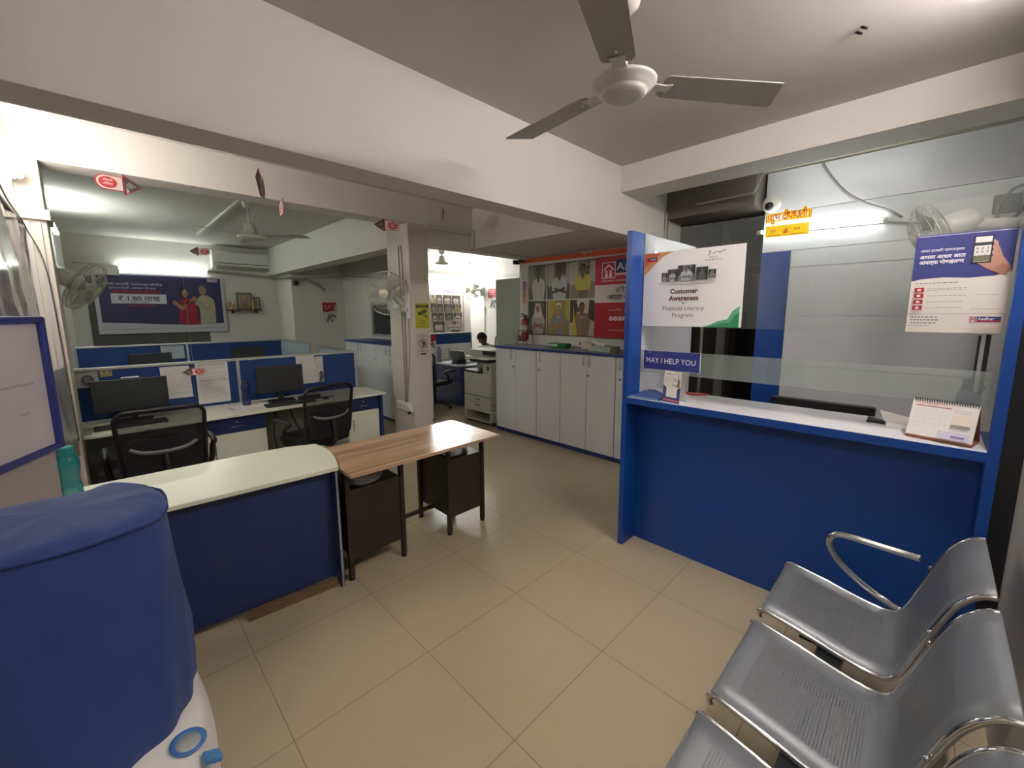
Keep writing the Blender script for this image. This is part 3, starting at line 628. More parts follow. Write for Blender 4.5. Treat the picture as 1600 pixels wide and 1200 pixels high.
# ============================================================ CEILING FANS
def ceiling_fan(label, hub, zc, th, R=.6, bmat=GREYBLADE, group=None, small=False):
    x, y, z = hub; t = thing('ceiling_fan', label, 'ceiling fan', (x, y, z-.06), group=group)
    obj('motor_housing', MB().lathe([(0, -.042), (.06, -.040), (.080, -.034), (.088, -.026), (.090, -.016), (.100, -.015), (.103, -.006), (.112, -.004), (.116, .002), (.122, .004), (.124, .014), (.10, .024), (.04, .03), (.03, .05), (0, .052)] if not small else
        [(0, -.04), (.08, -.036), (.125, -.02), (.13, .0), (.11, .02), (.075, .03), (.062, .07), (.050, .13), (.02, .15), (0, .15)], (x, y, z), 40), WHEN, t)
    obj('rod', MB().cyl((x, y, z+.05), (x, y, zc-.03), .0125, 12), WHEN, t)
    obj('canopy', MB().lathe([(.0, zc-.001), (.062, zc-.001), (.060, zc-.03), (.050, zc-.075), (.030, zc-.095), (0, zc-.095)], (x, y, 0), 24), WHEN, t)
    for k in range(3):
        a = th+k*2*PI/3; d = Vector((math.cos(a), math.sin(a), 0)); sd = Vector((-math.sin(a), math.cos(a), 0)); c0 = Vector((x, y, z+.012))
        b = MB(); tilt = .020
        r0 = .150; outl = [(r0, -.052), (r0+.012, -.062), (R-.05, -.078), (R, .052), (R-.005, .062), (R-.02, .066), (r0+.03, .062), (r0+.005, .045)]
        pts = [c0+d*r_+sd*s_+Vector((0, 0, -s_*.13)) for r_, s_ in outl]; b.prism(pts, (0, 0, .0025))
        bl = obj('blade', b, bmat, t)
        ir = MB(); ir.prism([c0+d*r_+sd*s_+Vector((0, 0, -.006)) for r_, s_ in ((.105, -.028), (.17, -.022), (.19, -.03), (.19, .03), (.17, .022), (.105, .028))], (0, 0, .004))
        obj('blade_arm', ir, WHEN, t)
        if not small:
            sc = MB()
            for r_, s_ in ((.178, -.018), (.178, .018), (.215, 0)): sc.lathe([(0, -.004), (.004, -.003), (.005, 0)], c0+d*r_+sd*s_+Vector((0, 0, -.001-s_*.13)), 8)
            obj('screws', sc, CHROME, bl)
    return t
LF = ceiling_fan('large grey three-blade ceiling fan hanging in the front room', (1.535, .945, 2.50), CZ, math.radians(84), R=.68)
ceiling_fan('white ceiling fan hanging over the blue workstations', (1.26, 5.36, 2.47), CZ, math.radians(-38), R=.6, bmat=mat('pale_blade_enamel', 'b4b6ae', .4), small=True)
ceiling_fan('small-looking ceiling fan hanging in the bright far room', (4.80, 6.86, 2.60), CZ, math.radians(-35), R=.6, bmat=mat('pale_blade_enamel', 'b4b6ae', .4), small=True)
tag(obj('ceiling_batten', MB().box(1.18, 1.215, 5.25, 8.1, CZ-.03, CZ-.001), CABLE), 'white cable duct running along the ceiling beside the workstation fan', 'cable duct')

# ============================================================ LEFT WALL FITTINGS
t = thing('plastic_sheet', 'glossy grey plastic sheet covering the left wall behind the notice board', 'plastic sheet', (-.27, 3.2, .3))
b = MB()
n = 26; vs_ = []
for i in range(n+1):
    y = 1.7+(4.22-1.7)*i/n
    for j in range(13):
        z = 1.35+.82*j/12; vs_.append((-.266+.006*math.sin(i*1.3+j*.7)+.004*math.sin(j*2.1-i*.5), y, z))
b.add(vs_, [(i*13+j, (i+1)*13+j, (i+1)*13+j+1, i*13+j+1) for i in range(n) for j in range(12)], 0, True)
obj('film', b, FILM, t)
obj('edge_strip', MB().box(-.279, -.262, 1.7, 4.22, 2.165, 2.18), mat('sheet_edge_trim', '6a6662', .5), t)
t2 = MB(); vs_ = []
for i in range(15):
    for j in range(9):
        z = .70+.60*j/8; y = 3.62+.36*i/14; vs_.append((-.235+.05*i/14+.004*math.sin(i*.9+j*.8), y, z))
t2.add(vs_, [(i*9+j, (i+1)*9+j, (i+1)*9+j+1, i*9+j+1) for i in range(14) for j in range(8)], 0, True)
tag(obj('plastic_sheet', t2, FILM2), 'crumpled grey plastic sheet hanging low between the notice board and the left pillar', 'plastic sheet')
tag(obj('cable', MB().tube(smoothpath([(-.262, 2.4, 2.42), (-.262, 3.2, 2.22), (-.262, 3.8, 2.19), (-.255, 3.97, 2.15), (-.20, 3.975, 1.90), (-.185, 3.975, 1.2), (-.18, 3.975, .8)]), .0035, 6), DKCABLE), 'thin dark cable drooping along the left wall and down the pillar', 'cable')
tag(obj('conduit', MB().box(-.215, -.195, 3.982, 3.999, 0, 2.2).box(-.262, -.24, 3.982, 3.999, 0, 2.2), CABLE), 'pair of flat white conduits on the face of the left pillar', 'conduit')
tag(obj('conduit', MB().box(-.278, -.262, 4.4, 9.2, 2.16, 2.19).box(-.278, -.262, 4.4, 9.2, 2.06, 2.08).box(-.278, -.258, 6.6, 6.8, 1.0, 2.16), CABLE), 'white cable ducts along the left wall behind the pillar', 'cable duct')

# notice board on its pale stand, turned 25 degrees out from the wall
R0 = Vector((-.134, 1.90, 0)); dl = Vector((math.cos(math.radians(65)), math.sin(math.radians(65)), 0))  # left -> right
nrm = dl.cross(Z_)
t = thing('notice_board', 'white notice board with a thick blue frame at the left edge of the room', 'notice board', tuple(R0-dl*.13+Vector((0, 0, 1.24))))
s = Sheet(R0-dl*.30+Vector((0, 0, 1.235)), dl*.30, (0, 0, .378), t=.006, base='c9c5c9')
s.text('Reward and Recognition', 0.62, 0.52, 0.032, '7d7880', .005, width=.42, center=True); s.text('Branch', 0.66, 0.30, 0.032, '7d7880', .005, center=True)
s.make('board', parent=t)
b = MB(); c0 = R0+Vector((0, 0, 1.235))
fr = lambda a0, a1, z0, z1: b.obox(R0+dl*((a0+a1)/2)+Vector((0, 0, (z0+z1)/2)), dl, nrm, Z_, abs(a1-a0)/2, .012, (z1-z0)/2)
fr(-.322, -.30, 1.222, 1.625); fr(-.004, .020, 1.222, 1.625); fr(-.322, .020, 1.607, 1.628); fr(-.322, .020, 1.218, 1.238)
obj('frame', b, mat('blue_board_frame', '2b347e', .4), t, bevel=.006)
tag(obj('partition_panel', MB().obox(R0-dl*.145+nrm*-.03+Vector((0, 0, .80)), dl, nrm, Z_, .165, .012, .80), mat('pale_mauve_panel', 'aaa3a0', .5, var=.03)), 'pale grey-mauve panel standing behind and below the notice board', 'panel')

# ============================================================ WATER DISPENSER AND COVER (nearest, left)
def rounded_loft(secs, seg=48, closed_top=True, power=4):
    """secs: (cx, cy, z, rx, ry); superellipse sections"""
    b = MB(); vs_ = []
    for i, (cx, cy, z, rx, ry, *pw) in enumerate(secs):
        pp = pw[0] if pw else power
        for k in range(seg):
            a = 2*PI*k/seg; c_, s_ = math.cos(a), math.sin(a); r_ = (abs(c_)**pp+abs(s_)**pp)**(-1/pp)
            vs_.append((cx+rx*r_*c_, cy+ry*r_*s_, z))
    fs = [(i*seg+k, i*seg+(k+1) % seg, (i+1)*seg+(k+1) % seg, (i+1)*seg+k) for i in range(len(secs)-1) for k in range(seg)]
    b.add(vs_, fs, 0, True); return b
t = thing('dispenser_cover', 'large royal blue cloth cover over the water dispenser in the near left corner', 'cover', (-.10, 1.12, .80))
cx, cy = -.10, 1.13
secs = [(cx, cy, .80, .164, .180, 2.1), (cx, cy, .82, .172, .188, 2.15), (cx, cy, .88, .174, .186, 2.25), (cx, cy, .96, .171, .175, 2.5), (cx, cy, 1.08, .166, .162, 3.0), (cx, cy, 1.16, .160, .150, 3.6), (cx, cy, 1.205, .158, .148, 3.8), (cx, cy, 1.228, .156, .146, 4), (cx, cy, 1.238, .1555, .1455, 4), (cx, cy, 1.2405, .158, .148, 4), (cx, cy, 1.243, .154, .144, 4), (cx, cy, 1.252, .145, .137, 4), (cx, cy, 1.258, .125, .12, 3.5), (cx, cy, 1.262, .08, .08, 3), (cx, cy, 1.264, .02, .02, 2), (cx, cy, 1.264, .0002, .0002, 2)]
b = rounded_loft(secs, 96)
rr_ = random.Random(3)
from mathutils import noise as _nz
for v in b.v:
    p = Vector((v.x*7, v.y*7, v.z*5)); d = _nz.fractal(p, 1.0, 2.0, 3)
    out = Vector((v.x-cx, v.y-cy, 0)).normalized()
    fold = .004*math.sin(math.atan2(v.y-cy, v.x-cx)*14+2*math.sin(v.z*9))*min(1, max(0, (1.20-v.z)/.4)) if v.z < 1.2 else 0
    v += out*(d*.007+fold+.0022*_nz.noise(Vector((v.x*30, v.y*30, v.z*14))))*(1 if v.z < 1.245 else .3)+Vector((0, 0, d*.006 if v.z > 1.20 else 0))
    if v.z > 1.245: v.z += .010*math.exp(-((v.x+.01)**2+(v.y-1.25)**2)/.0012)+.005*_nz.noise(Vector((v.x*16, v.y*26, 1)))+.004*abs(_nz.noise(Vector((v.x*30+v.y*18, v.y*12, 3))))
obj('cloth', b, COVER, t)
ring = [(cx+.1575*(abs(math.cos(a))**4+abs(math.sin(a))**4)**(-.25)*math.cos(a), cy+.1475*(abs(math.cos(a))**4+abs(math.sin(a))**4)**(-.25)*math.sin(a), 1.2415+.003*math.sin(a*5)) for a in [2*PI*k/80 for k in range(80)]]
obj('seam', MB().tube([Vector(p)+(Vector(p)-Vector((cx, cy, p[2]))).normalized()*.007*_nz.fractal(Vector((p[0]*7, p[1]*7, p[2]*5)), 1.0, 2.0, 3)+Vector((0, 0, .006*_nz.fractal(Vector((p[0]*7, p[1]*7, p[2]*5)), 1.0, 2.0, 3))) for i, p in enumerate(ring)], .0026, 6, closed=True), mat('seam_navy', '18275e', .8), t)
sm_ = Sheet((.066, 1.085, .985), (.004, .06, 0), (0, 0, .055), t=.0005, base='4d63a8'); sm_.ell(.5, .5, .32, .36, 'c3c9d8'); sm_.poly([(.3, .2), (.7, .3), (.6, .8), (.35, .7)], '8a98c4')
lb = sm_.make('printed_patch', parent=t)
t = thing('water_dispenser', 'white water dispenser body with blue fittings under the blue cloth cover', 'water dispenser', (-.10, 1.10, 0))
b = rounded_loft([(cx, 1.10, 0.02, .15, .17), (cx, 1.10, .06, .165, .19), (cx, 1.10, .5, .17, .20), (cx, 1.08, .66, .186, .28, 3), (cx, 1.08, .75, .188, .285, 2.7), (cx, 1.08, .785, .182, .275, 2.6), (cx, 1.08, .808, .168, .255, 2.5), (cx, 1.08, .818, .14, .21, 2.3), (cx, 1.08, .819, .02, .02, 2), (cx, 1.08, .819, .0002, .0002, 2)], 64)
obj('body', b, WHITEP, t)
obj('foot', MB().box(-.22, .02, .95, 1.25, 0, .03), DARKG, t)
obj('top_fitting', MB().lathe([(0, 0), (.012, 0), (.012, .018), (0, .018)], (.052, 1.135, .805), 14), mat('bright_blue_plastic', '3f7db8', .35), t, label='bright blue knob')
obj('badge_ring', MB().lathe([(.020, .0), (.027, .003), (.029, .006), (.026, .008), (.020, .005)], (.036, .938, .812), 28, axis=(.15, -.12, 1)), mat('bright_blue_plastic', '3f6fb0', .35), t, label='round blue badge ring')
obj('badge', MB().lathe([(0, .004), (.021, .004), (.021, .001)], (.036, .938, .813), 24, axis=(.15, -.12, 1)), mat('badge_grey', 'a3a9a6', .3), t)
obj('label_strip', MB().obox((.066, .895, .795), (1, .1, -.55), (-.1, 1, 0), (.55, .05, 1), .014, .013, .004), mat('bright_blue_plastic', '3f7db8', .35), t, label='bright blue rectangular label')
# ============================================================ WHITE-TOPPED COUNTER, LEFT
t = thing('counter_desk', 'long cream-topped desk with a dark navy front and rounded end, behind the blue cloth cover', 'counter', (.35, 2.7, 0))
pts = [(-.27, 2.425), (.889, 2.362)]
for i in range(9):
    a = i/8; pts.append((.889+.093*math.sin(a*PI*.62)-.02*a*a, 2.362+.56*a*.98))
pts += [(.80, 2.975), (.62, 2.995), (-.27, 3.028)]
obj('top', MB().prism([(x, y, .735) for x, y in pts], (0, 0, .022)), CREAM, t, bevel=.004, label='cream laminate top')
obj('front_panel', MB().prism([(-.27, 2.50, .055), (.868, 2.44, .055), (.868, 2.458, .055), (-.27, 2.518, .055)], (0, 0, .68)), NAVY, t)
obj('side_panel', MB().prism([(.868, 2.372, 0), (.888, 2.371, 0), (.905, 2.93, 0), (.885, 2.93, 0)], (0, 0, .735)), NAVY, t)
obj('edge_strip', MB().prism([(.872, 2.366, 0), (.881, 2.3655, 0), (.881, 2.371, 0), (.872, 2.3715, 0)], (0, 0, .732)), ALU, t, label='silver edge strip')
obj('side_panel', MB().box(-.268, -.25, 2.44, 3.0, 0, .735), NAVY, t)
tag(obj('plank', MB().prism([(.40, 2.440, 0), (.855, 2.400, 0), (.862, 2.425, 0), (.407, 2.465, 0)], (0, 0, .052)), WOODP), 'brown wooden plank lying along the foot of the navy front', 'plank')
# teal bottle on it
t = thing('water_bottle', 'teal plastic bottle standing on the left end of the cream-topped desk', 'bottle', (-.175, 2.80, .757))
bc = (-.175, 2.80, .757)
obj('body', MB().lathe([(0, .0), (.036, .002), (.040, .012), (.040, .05), (.034, .10), (.033, .13), (.040, .165), (.041, .195), (.034, .222), (.024, .235)], bc, 24), TEAL, t)
obj('cap', MB().lathe([(.026, .228), (.028, .232), (.028, .262), (.026, .27), (.0, .272)], bc, 24), mat('teal_cap', '0f8f8c', .35), t)
# ============================================================ BROWN TABLE WITH TWO PEDESTALS
t = thing('desk', 'wood-topped table with two dark brown metal pedestals beside the cream-topped desk', 'desk', (1.45, 2.6, 0))
obj('tabletop', MB().box(.907, 2.045, 2.235, 2.845, .712, .732), WOODT, t, bevel=.002, label='brown wood-grain top')
LX = ((.945, 1.305), (1.685, 2.0)); LY = (2.405, 2.80)
for (xa, xb) in LX:
    for x in (xa, xb):
        for y in LY:
            lg = obj('leg', MB().box(x-.014, x+.014, y-.014, y+.014, .02, .712), BROWN, t)
            obj('foot', MB().lathe([(0, 0), (.018, 0), (.018, .018), (.014, .025), (0, .025)], (x, y, 0), 12), BLACK, lg)
    pd_ = obj('pedestal', MB().box(xa+.012, xb-.012, LY[0]-.006, LY[1]+.006, .13, .575), BROWN, t)
    obj('apron', MB().box(xa, xb, LY[0]-.01, LY[0]+.01, .69, .712), BROWN, t)
obj('stretcher', MB().box(1.3, 1.70, 2.62, 2.645, .135, .16), BROWN, t)
obj('stretcher', MB().box(1.3, 1.70, 2.78, 2.80, .68, .712), BROWN, t)
def polybag(label, c, rx, ry, h, seed, cat_='plastic bag', disc=False):
    b = MB(); vs_ = []; n = 20; r_ = random.Random(seed)
    for j in range(7):
        u = j/6
        for k in range(n):
            a = 2*PI*k/n; w_ = 1-.75*u*u if not disc else 1-.3*u; nn = 1+.10*_nz.noise(Vector((math.cos(a)*2+seed, math.sin(a)*2, u*3)))
            vs_.append((c[0]+rx*w_*nn*math.cos(a), c[1]+ry*w_*nn*math.sin(a), c[2]+.004+h*(u if not disc else u)+(.012*_nz.noise(Vector((a*2, u*4, seed))) if j else 0)))
    fs = [(j*n+k, j*n+(k+1) % n, (j+1)*n+(k+1) % n, (j+1)*n+k) for j in range(6) for k in range(n)]+[tuple(6*n+k for k in range(n))]
    b.add(vs_, fs, 0, True)
    return tag(obj('plastic_bag', b, POLY), label, cat_)
polybag('crumpled clear plastic bag on the right brown pedestal under the table', (1.83, 2.56, .575), .125, .13, .085, 2)
t = thing('packed_plate_stack', 'round plates in clear plastic on the left brown pedestal under the table', 'plates', (1.10, 2.50, .575))
obj('plates', MB().lathe([(0, .0), (.10, .0), (.125, .02), (.125, .028), (.10, .012), (0, .012)], (1.09, 2.52, .577), 32).lathe([(0, .02), (.10, .02), (.125, .045), (.125, .053), (.10, .032), (0, .032)], (1.09, 2.52, .577), 32), mat('grey_plate', '8c8986', .3), t)
b = MB().lathe([(0, -.001), (.12, .0), (.135, .03), (.12, .065), (.07, .085), (0, .09)], (1.09, 2.52, .578), 28)
for v in b.v: v += Vector((1, 0, 0))*.006*_nz.noise(v*25)+Z_*.008*max(0, _nz.noise(v*20+Vector((4, 0, 0))))
obj('wrapper', b, POLY, t)

# ============================================================ STEEL BEAM CHAIRS
def bench():
    t = thing('waiting_bench', 'grey perforated steel three-seat waiting bench with chrome edges along the right wall', 'bench', (1.47, 0, 0))
    prof = smoothpath([(0, .385, .405), (0, .392, .425), (0, .375, .441), (0, .30, .430), (0, .20, .410), (0, .10, .390), (0, .03, .383), (0, -.015, .400), (0, -.04, .45), (0, -.065, .53), (0, -.095, .63), (0, -.125, .715), (0, -.155, .765), (0, -.185, .792), (0, -.212, .80)], 5)
    for i, x0 in enumerate((1.775, 1.24, .705)):
        x1 = x0+.455
        b = MB(); vs_ = []; nx = 6; L = 0; arcs = []
        for k, p in enumerate(prof):
            if k: L += (p-prof[k-1]).length
            arcs.append(L)
            for j in range(nx+1): vs_.append((x0+(x1-x0)*j/nx, p.y, p.z))
        b.add(vs_, [(k*(nx+1)+j, k*(nx+1)+j+1, (k+1)*(nx+1)+j+1, (k+1)*(nx+1)+j) for k in range(len(prof)-1) for j in range(nx)], 0, True)
        me = b.mesh('seat_shell', [PERF]); uv = me.uv_layers.new(name='UVMap')
        for pl in me.polygons:
            for li in pl.loop_indices:
                vi = me.loops[li].vertex_index; uv.data[li].uv = ((vi % (nx+1))/nx*.455, arcs[vi//(nx+1)])
        o = obj('seat_shell', me, [PERF], t); sm = o.modifiers.new('thick', 'SOLIDIFY'); sm.thickness = .0022; sm.offset = 0
        for x in (x0+.004, x1-.004):
            obj('edge_rail', MB().tube([Vector((x, p.y, p.z-.004)) for p in prof], .0095, 8, flat_=.75), CHROME, t, label='chrome edge rail')
        for x in (x0+.09, x1-.09):
            obj('bracket', MB().box(x-.02, x+.02, .06, .26, .345, .378), BLACK, t)
        for x in (x0-.006, x1+.006):
            obj('bolt', MB().lathe([(0, 0), (.008, 0), (.008, .006), (0, .008)], (x, -.085, .62), 10, axis=(1 if x > x0+.1 else -1, 0, 0)), CHROME, t)
    obj('beam', MB().box(.62, 2.30, .12, .20, .295, .345), STEEL, t)
    for x in (.80, 2.05):
        obj('leg', MB().tube([(x, .16, .30), (x, .16, .05)], .022, 10).tube(smoothpath([(x, .36, .012), (x, .30, .04), (x, .16, .06), (x, .0, .04), (x, -.06, .012)]), .016, 8), CHROME, t)
    for x in (2.262,):
        obj('armrest', MB().tube(smoothpath([(x-.03, -.02, .40), (x, .05, .412), (x, .13, .455), (x, .20, .512), (x, .236, .565), (x, .242, .605), (x, .222, .634), (x, .17, .642), (x, .08, .640), (x, .0, .638), (x-.005, -.055, .640)], 6), .0155, 12), CHROME, t, label='chrome armrest')
    obj('armrest', MB().tube(smoothpath([(.70, -.02, .40), (.67, .05, .412), (.67, .13, .455), (.67, .20, .512), (.67, .236, .565), (.67, .242, .605), (.67, .222, .634), (.67, .08, .640), (.67, -.055, .640)], 6), .0155, 12), CHROME, t, label='chrome armrest')
bench()

# ============================================================ WORKSTATIONS
def partition(name_, label, x0, x1, y, zt, fabric=FABBLUE, mull=(.93,), wing=None, base=True, bottom=.76):
    t = thing(name_, label, 'partition', ((x0+x1)/2, y, 0))
    xs = [x0]+list(mull)+[x1]
    for a, c_ in zip(xs[:-1], xs[1:]):
        obj('fabric_panel', MB().box(a+.012, c_-.012, y-.014, y+.014, bottom, zt-.022), fabric, t)
        obj('lower_panel', MB().box(a+.012, c_-.012, y-.012, y+.012, .02, bottom-.004), WLAM, t)
    obj('top_rail', MB().box(x0, x1, y-.022, y+.022, zt-.024, zt), ALU, t, bevel=.003)
    for x in xs: obj('post', MB().box(x-.014, x+.014, y-.02, y+.02, 0, zt-.024), ALU, t)
    if wing:
        y1 = wing
        obj('wing_frame', MB().box(x1-.012, x1+.012, y+.022, y1, zt-.02, zt).box(x1-.012, x1+.012, y1-.025, y1, 0, zt-.02), ALU, t)
        obj('wing_glass', MB().box(x1-.004, x1+.004, y+.022, y1-.025, .78, zt-.02), FROST, t, label='frosted glass wing')
        obj('wing_panel', MB().box(x1-.01, x1+.01, y+.022, y1-.025, .02, .775), WLAM, t)
    return t
partition('cubicle_partition', 'blue fabric cubicle partition with silver rails behind the two nearer monitors', -.20, 2.125, 4.90, 1.20, wing=6.06)
tb = partition('cubicle_partition', 'farther blue fabric partition below the dark blue banner', -.27, 2.20, 8.0, 1.215, mull=(.90,))
obj('wing_frame', MB().box(2.188, 2.212, 6.62, 7.978, 1.195, 1.215).box(2.188, 2.212, 6.62, 6.645, 0, 1.195), ALU, tb)
obj('wing_glass', MB().box(2.196, 2.204, 6.645, 7.978, .78, 1.195), FROST, tb, label='frosted glass wing')
obj('wing_panel', MB().box(2.19, 2.21, 6.645, 7.978, .02, .775), WLAM, tb)
# L-shaped far worktops (only partly in sight)
tag(obj('worktop', MB().box(-.27, 2.17, 7.45, 7.975, .73, .75), WLAM), 'white worktop under the farther blue partition', 'worktop')

tag(obj('worktop', MB().prism([(-.235, 4.30, .728), (2.225, 4.345, .728), (2.225, 4.878, .728), (-.235, 4.878, .728)], (0, 0, .022)), CREAM, bevel=.003), 'long cream worktop carrying the two nearer monitors', 'worktop')
def pedestal(label, x0, x1, y0, handle_left=True):
    t = thing('drawer_unit', label, 'drawer unit', ((x0+x1)/2, y0+.2, 0))
    obj('carcass', MB().box(x0, x1, y0+.02, y0+.44, 0, .727), WLAM, t)
    dr = obj('drawer', MB().box(x0+.004, x1-.004, y0, y0+.019, .575, .722), NAVY, t, label='navy drawer front')
    xc = (x0+x1)/2
    obj('handle', MB().tube([(xc-.05, y0, .628), (xc-.05, y0-.018, .628), (xc+.05, y0-.018, .628), (xc+.05, y0, .628)], .005, 6), CHROME, dr)
    obj('lock', MB().lathe([(0, 0), (.011, 0), (.011, .005), (0, .006)], (xc, y0, .67), 12, axis=(0, -1, 0)), CHROME, dr)
    dd = obj('door', MB().box(x0+.004, x1-.004, y0, y0+.019, .05, .568), CREAM, t)
    xh = x0+.05 if handle_left else x1-.05
    obj('handle', MB().tube([(xh, y0, .36), (xh, y0-.018, .36), (xh, y0-.018, .48), (xh, y0, .48)], .005, 6), CHROME, dd)
    return t
pedestal('white drawer unit with a navy drawer under the middle of the cream worktop', .56, 1.02, 4.40)
pedestal('white drawer unit with a navy drawer at the right end of the cream worktop', 1.80, 2.155, 4.40)
tag(obj('desk_end_panel', MB().box(2.165, 2.19, 4.37, 4.86, 0, .727), NAVY), 'narrow navy end panel closing the right end of the cream worktop', 'panel')
obj_ = tag(obj('modesty_panel', MB().box(-.18, .55, 4.83, 4.85, .2, .72), mat('grey_modesty', '8e9088', .6)), 'grey back panel in the left knee space under the cream worktop', 'panel')
tag(obj('modesty_panel', MB().box(1.03, 1.79, 4.83, 4.85, .2, .72), mat('grey_modesty', '8e9088', .6)), 'grey back panel in the knee space behind the second mesh-back chair', 'panel')
def monitor(label, c, w_, h, rz, z0=.84):
    t = thing('monitor', label, 'monitor', c, rz)
    L = dict(local=True)
    obj('screen_housing', MB().box(-w_/2, w_/2, -.012, .012, z0-.75, z0-.75+h), BLACK, t, bevel=.004, local=True)
    obj('screen', MB().box(-w_/2+.012, w_/2-.012, -.0135, -.0118, z0-.75+.022, z0-.75+h-.014), mat('dark_screen', '37393a', .25), t, local=True)
    obj('neck', MB().box(-.025, .025, .012, .035, .01, z0-.75+.15), BLACK, t, local=True)
    obj('foot', MB().prism([(x, y+.02, 0) for x, y in rrect(.24, .16, .03)], (0, 0, .012)), BLACK, t, local=True)
    return t
monitor('dark monitor on the left half of the cream worktop', (.125, 4.68, .75), .47, .265, math.radians(-2), .845)
monitor('black monitor on the right half of the cream worktop behind the second chair', (1.24, 4.66, .75), .42, .27, math.radians(-4), .85)
m3 = monitor('dark monitor behind the left part of the nearer blue partition', (.45, 7.62, .75), .46, .29, math.radians(8), .82)
m4 = monitor('dark monitor behind the right part of the nearer blue partition', (1.62, 7.62, .75), .46, .29, math.radians(-5), .84)
def keyboard(label, c, rz):
    t = thing('keyboard', label, 'keyboard', c, rz)
    obj('base', MB().box(-.22, .22, -.065, .065, 0, .018), BLACK, t, bevel=.004, local=True)
    b = MB()
    for r_ in range(5):
        for k in range(14): b.box(-.208+k*.030, -.208+k*.030+.025, -.055+r_*.023, -.055+r_*.023+.018, .018, .022)
    k_ = obj('keys', b, mat('key_grey', '2c2d2f', .5), t, local=True); k_['kind'] = 'stuff'
keyboard('black keyboard in front of the left monitor', (.10, 4.50, .75), .03)
keyboard('black keyboard in front of the right monitor beside the chair', (1.26, 4.46, .75), -.04)
t = thing('desk_tray', 'black document tray under the right monitor on the cream worktop', 'tray', (1.34, 4.58, .75))
obj('tray', MB().box(1.38, 1.58, 4.55, 4.62, .752, .79), BLACK, t)
obj('cable', MB().tube(smoothpath([(1.45, 4.52, .76), (1.55, 4.50, .762), (1.62, 4.53, .762), (1.70, 4.50, .76)]), .006, 6), BLACK, t)
t = thing('mouse', 'black mouse lying right of the keyboard on the cream worktop', 'mouse', (1.60, 4.46, .75))
obj('body', MB().lathe([(0, .0), (.03, .0), (.032, .012), (.02, .028), (0, .033)], (1.60, 4.46, .75), 16), BLACK, t); obj('wheel', MB().cyl((1.596, 4.44, .78), (1.604, 4.44, .78), .006, 10), DARKG, t)
# papers and notices on the partition
def notice(label, xl, xr, z0, z1, heads, seed, Y=4.883, lean=0, base='d7d5d2'):
    s = Sheet((xl+lean, Y, z0), (xr-xl, 0, 0), (-lean, 0, z1-z0), base=base, t=.001)
    for (y0, c_) in heads: s.rect(.06, y0, .92, y0+.012, c_)
    s.lines(.08, .90, .92, .042, 19, .010, 'aeadac', seed)
    return s.make('notice_sheet', label, 'paper')
notice('white printed sheet pinned left on the nearer blue partition', .335, .545, .87, 1.165, [], 3, lean=.01)
notice('taller white table sheet with two dark rules on the nearer blue partition', .59, .845, .785, 1.182, [(.94, '4a4a4c'), (.56, '4a4a4c')], 5)
notice('white sheet pinned right of the black monitor, curling slightly', 1.465, 1.655, .87, 1.178, [], 8, lean=.01)
s = Sheet((1.660, 4.883, .872), (.088, 0, 0), (0, 0, .29), base='cfcac8', t=.001)
s.lines(.1, .92, .9, .05, 11, .01, 'b5b3b2', 2); s.poly([(.3, .02), (.75, .04), (.95, .30), (.5, .40), (.35, .2)], '5a4a4a'); s.poly([(.2, .3), (.9, .36), (.6, .46)], '4f4340')
s.make('notice_sheet', 'narrow sheet with a dark figure print beside the curling sheet on the partition', 'paper')
notice('pale sheet pinned on the farther blue partition', .59, .86, .985, 1.18, [(.92, '55585a')], 11, Y=7.982, base='a9b4b8')
s = Sheet((-.185, 4.883, 1.04), (.13, 0, 0), (0, 0, .13), base='9c9f98', t=.001); s.ell(.5, .45, .3, .36, '4d5256'); s.ell(.5, .5, .16, .2, '74797a'); s.make('photo_print', 'small grey photograph at the left end of the nearer partition', 'photo')
s = Sheet((-.045, 4.883, 1.12), (.075, 0, 0), (0, 0, .06), base='8f8c62', t=.001)
for i in range(4): s.ell(.15+.22*i, .5+.2*(i % 2), .08, .16, '5f5f49' if i % 2 else 'c2bb8a')
s.make('festival_sticker', 'small yellowish sticker beside the grey photograph on the partition', 'sticker')
tag(obj('label_strip', MB().box(.075, .185, 4.667, 4.671, 1.118, 1.128), emit('white_label', (1, 1, 1), 0.0)), 'white strip stuck on the top edge of the left monitor', 'label')
# blue bottle, papers
t = thing('water_bottle', 'dark blue plastic bottle standing on papers left of the black monitor', 'bottle', (.93, 4.66, .762))
obj('body', MB().lathe([(0, 0), (.034, .002), (.036, .015), (.036, .09), (.031, .12), (.036, .15), (.036, .19), (.024, .215)], (.93, 4.66, .762), 20), NBL, t)
obj('cap', MB().lathe([(.025, .21), (.027, .212), (.027, .24), (0, .243)], (.93, 4.66, .762), 20), mat('navy_cap', '26285c', .4), t)
b = MB()
for i in range(6):
    a = i*.07; b.obox((.93+.02*math.sin(i*2.), 4.60+.01*i, .7515+.002*i), (math.cos(a), math.sin(a), 0), (-math.sin(a), math.cos(a), 0), Z_, .125, .09, .0009)
tag(obj('paper_stack', b, PAPER), 'fanned stack of white papers under the dark blue bottle', 'papers')
t = thing('folder', 'dark folder lying at the left end of the cream worktop', 'folder', (.05, 4.60, .75))
obj('cover', MB().box(-.20, -.13, 4.36, 4.60, .75, .758), mat('grey_folder', '9a9a8e', .6), t)

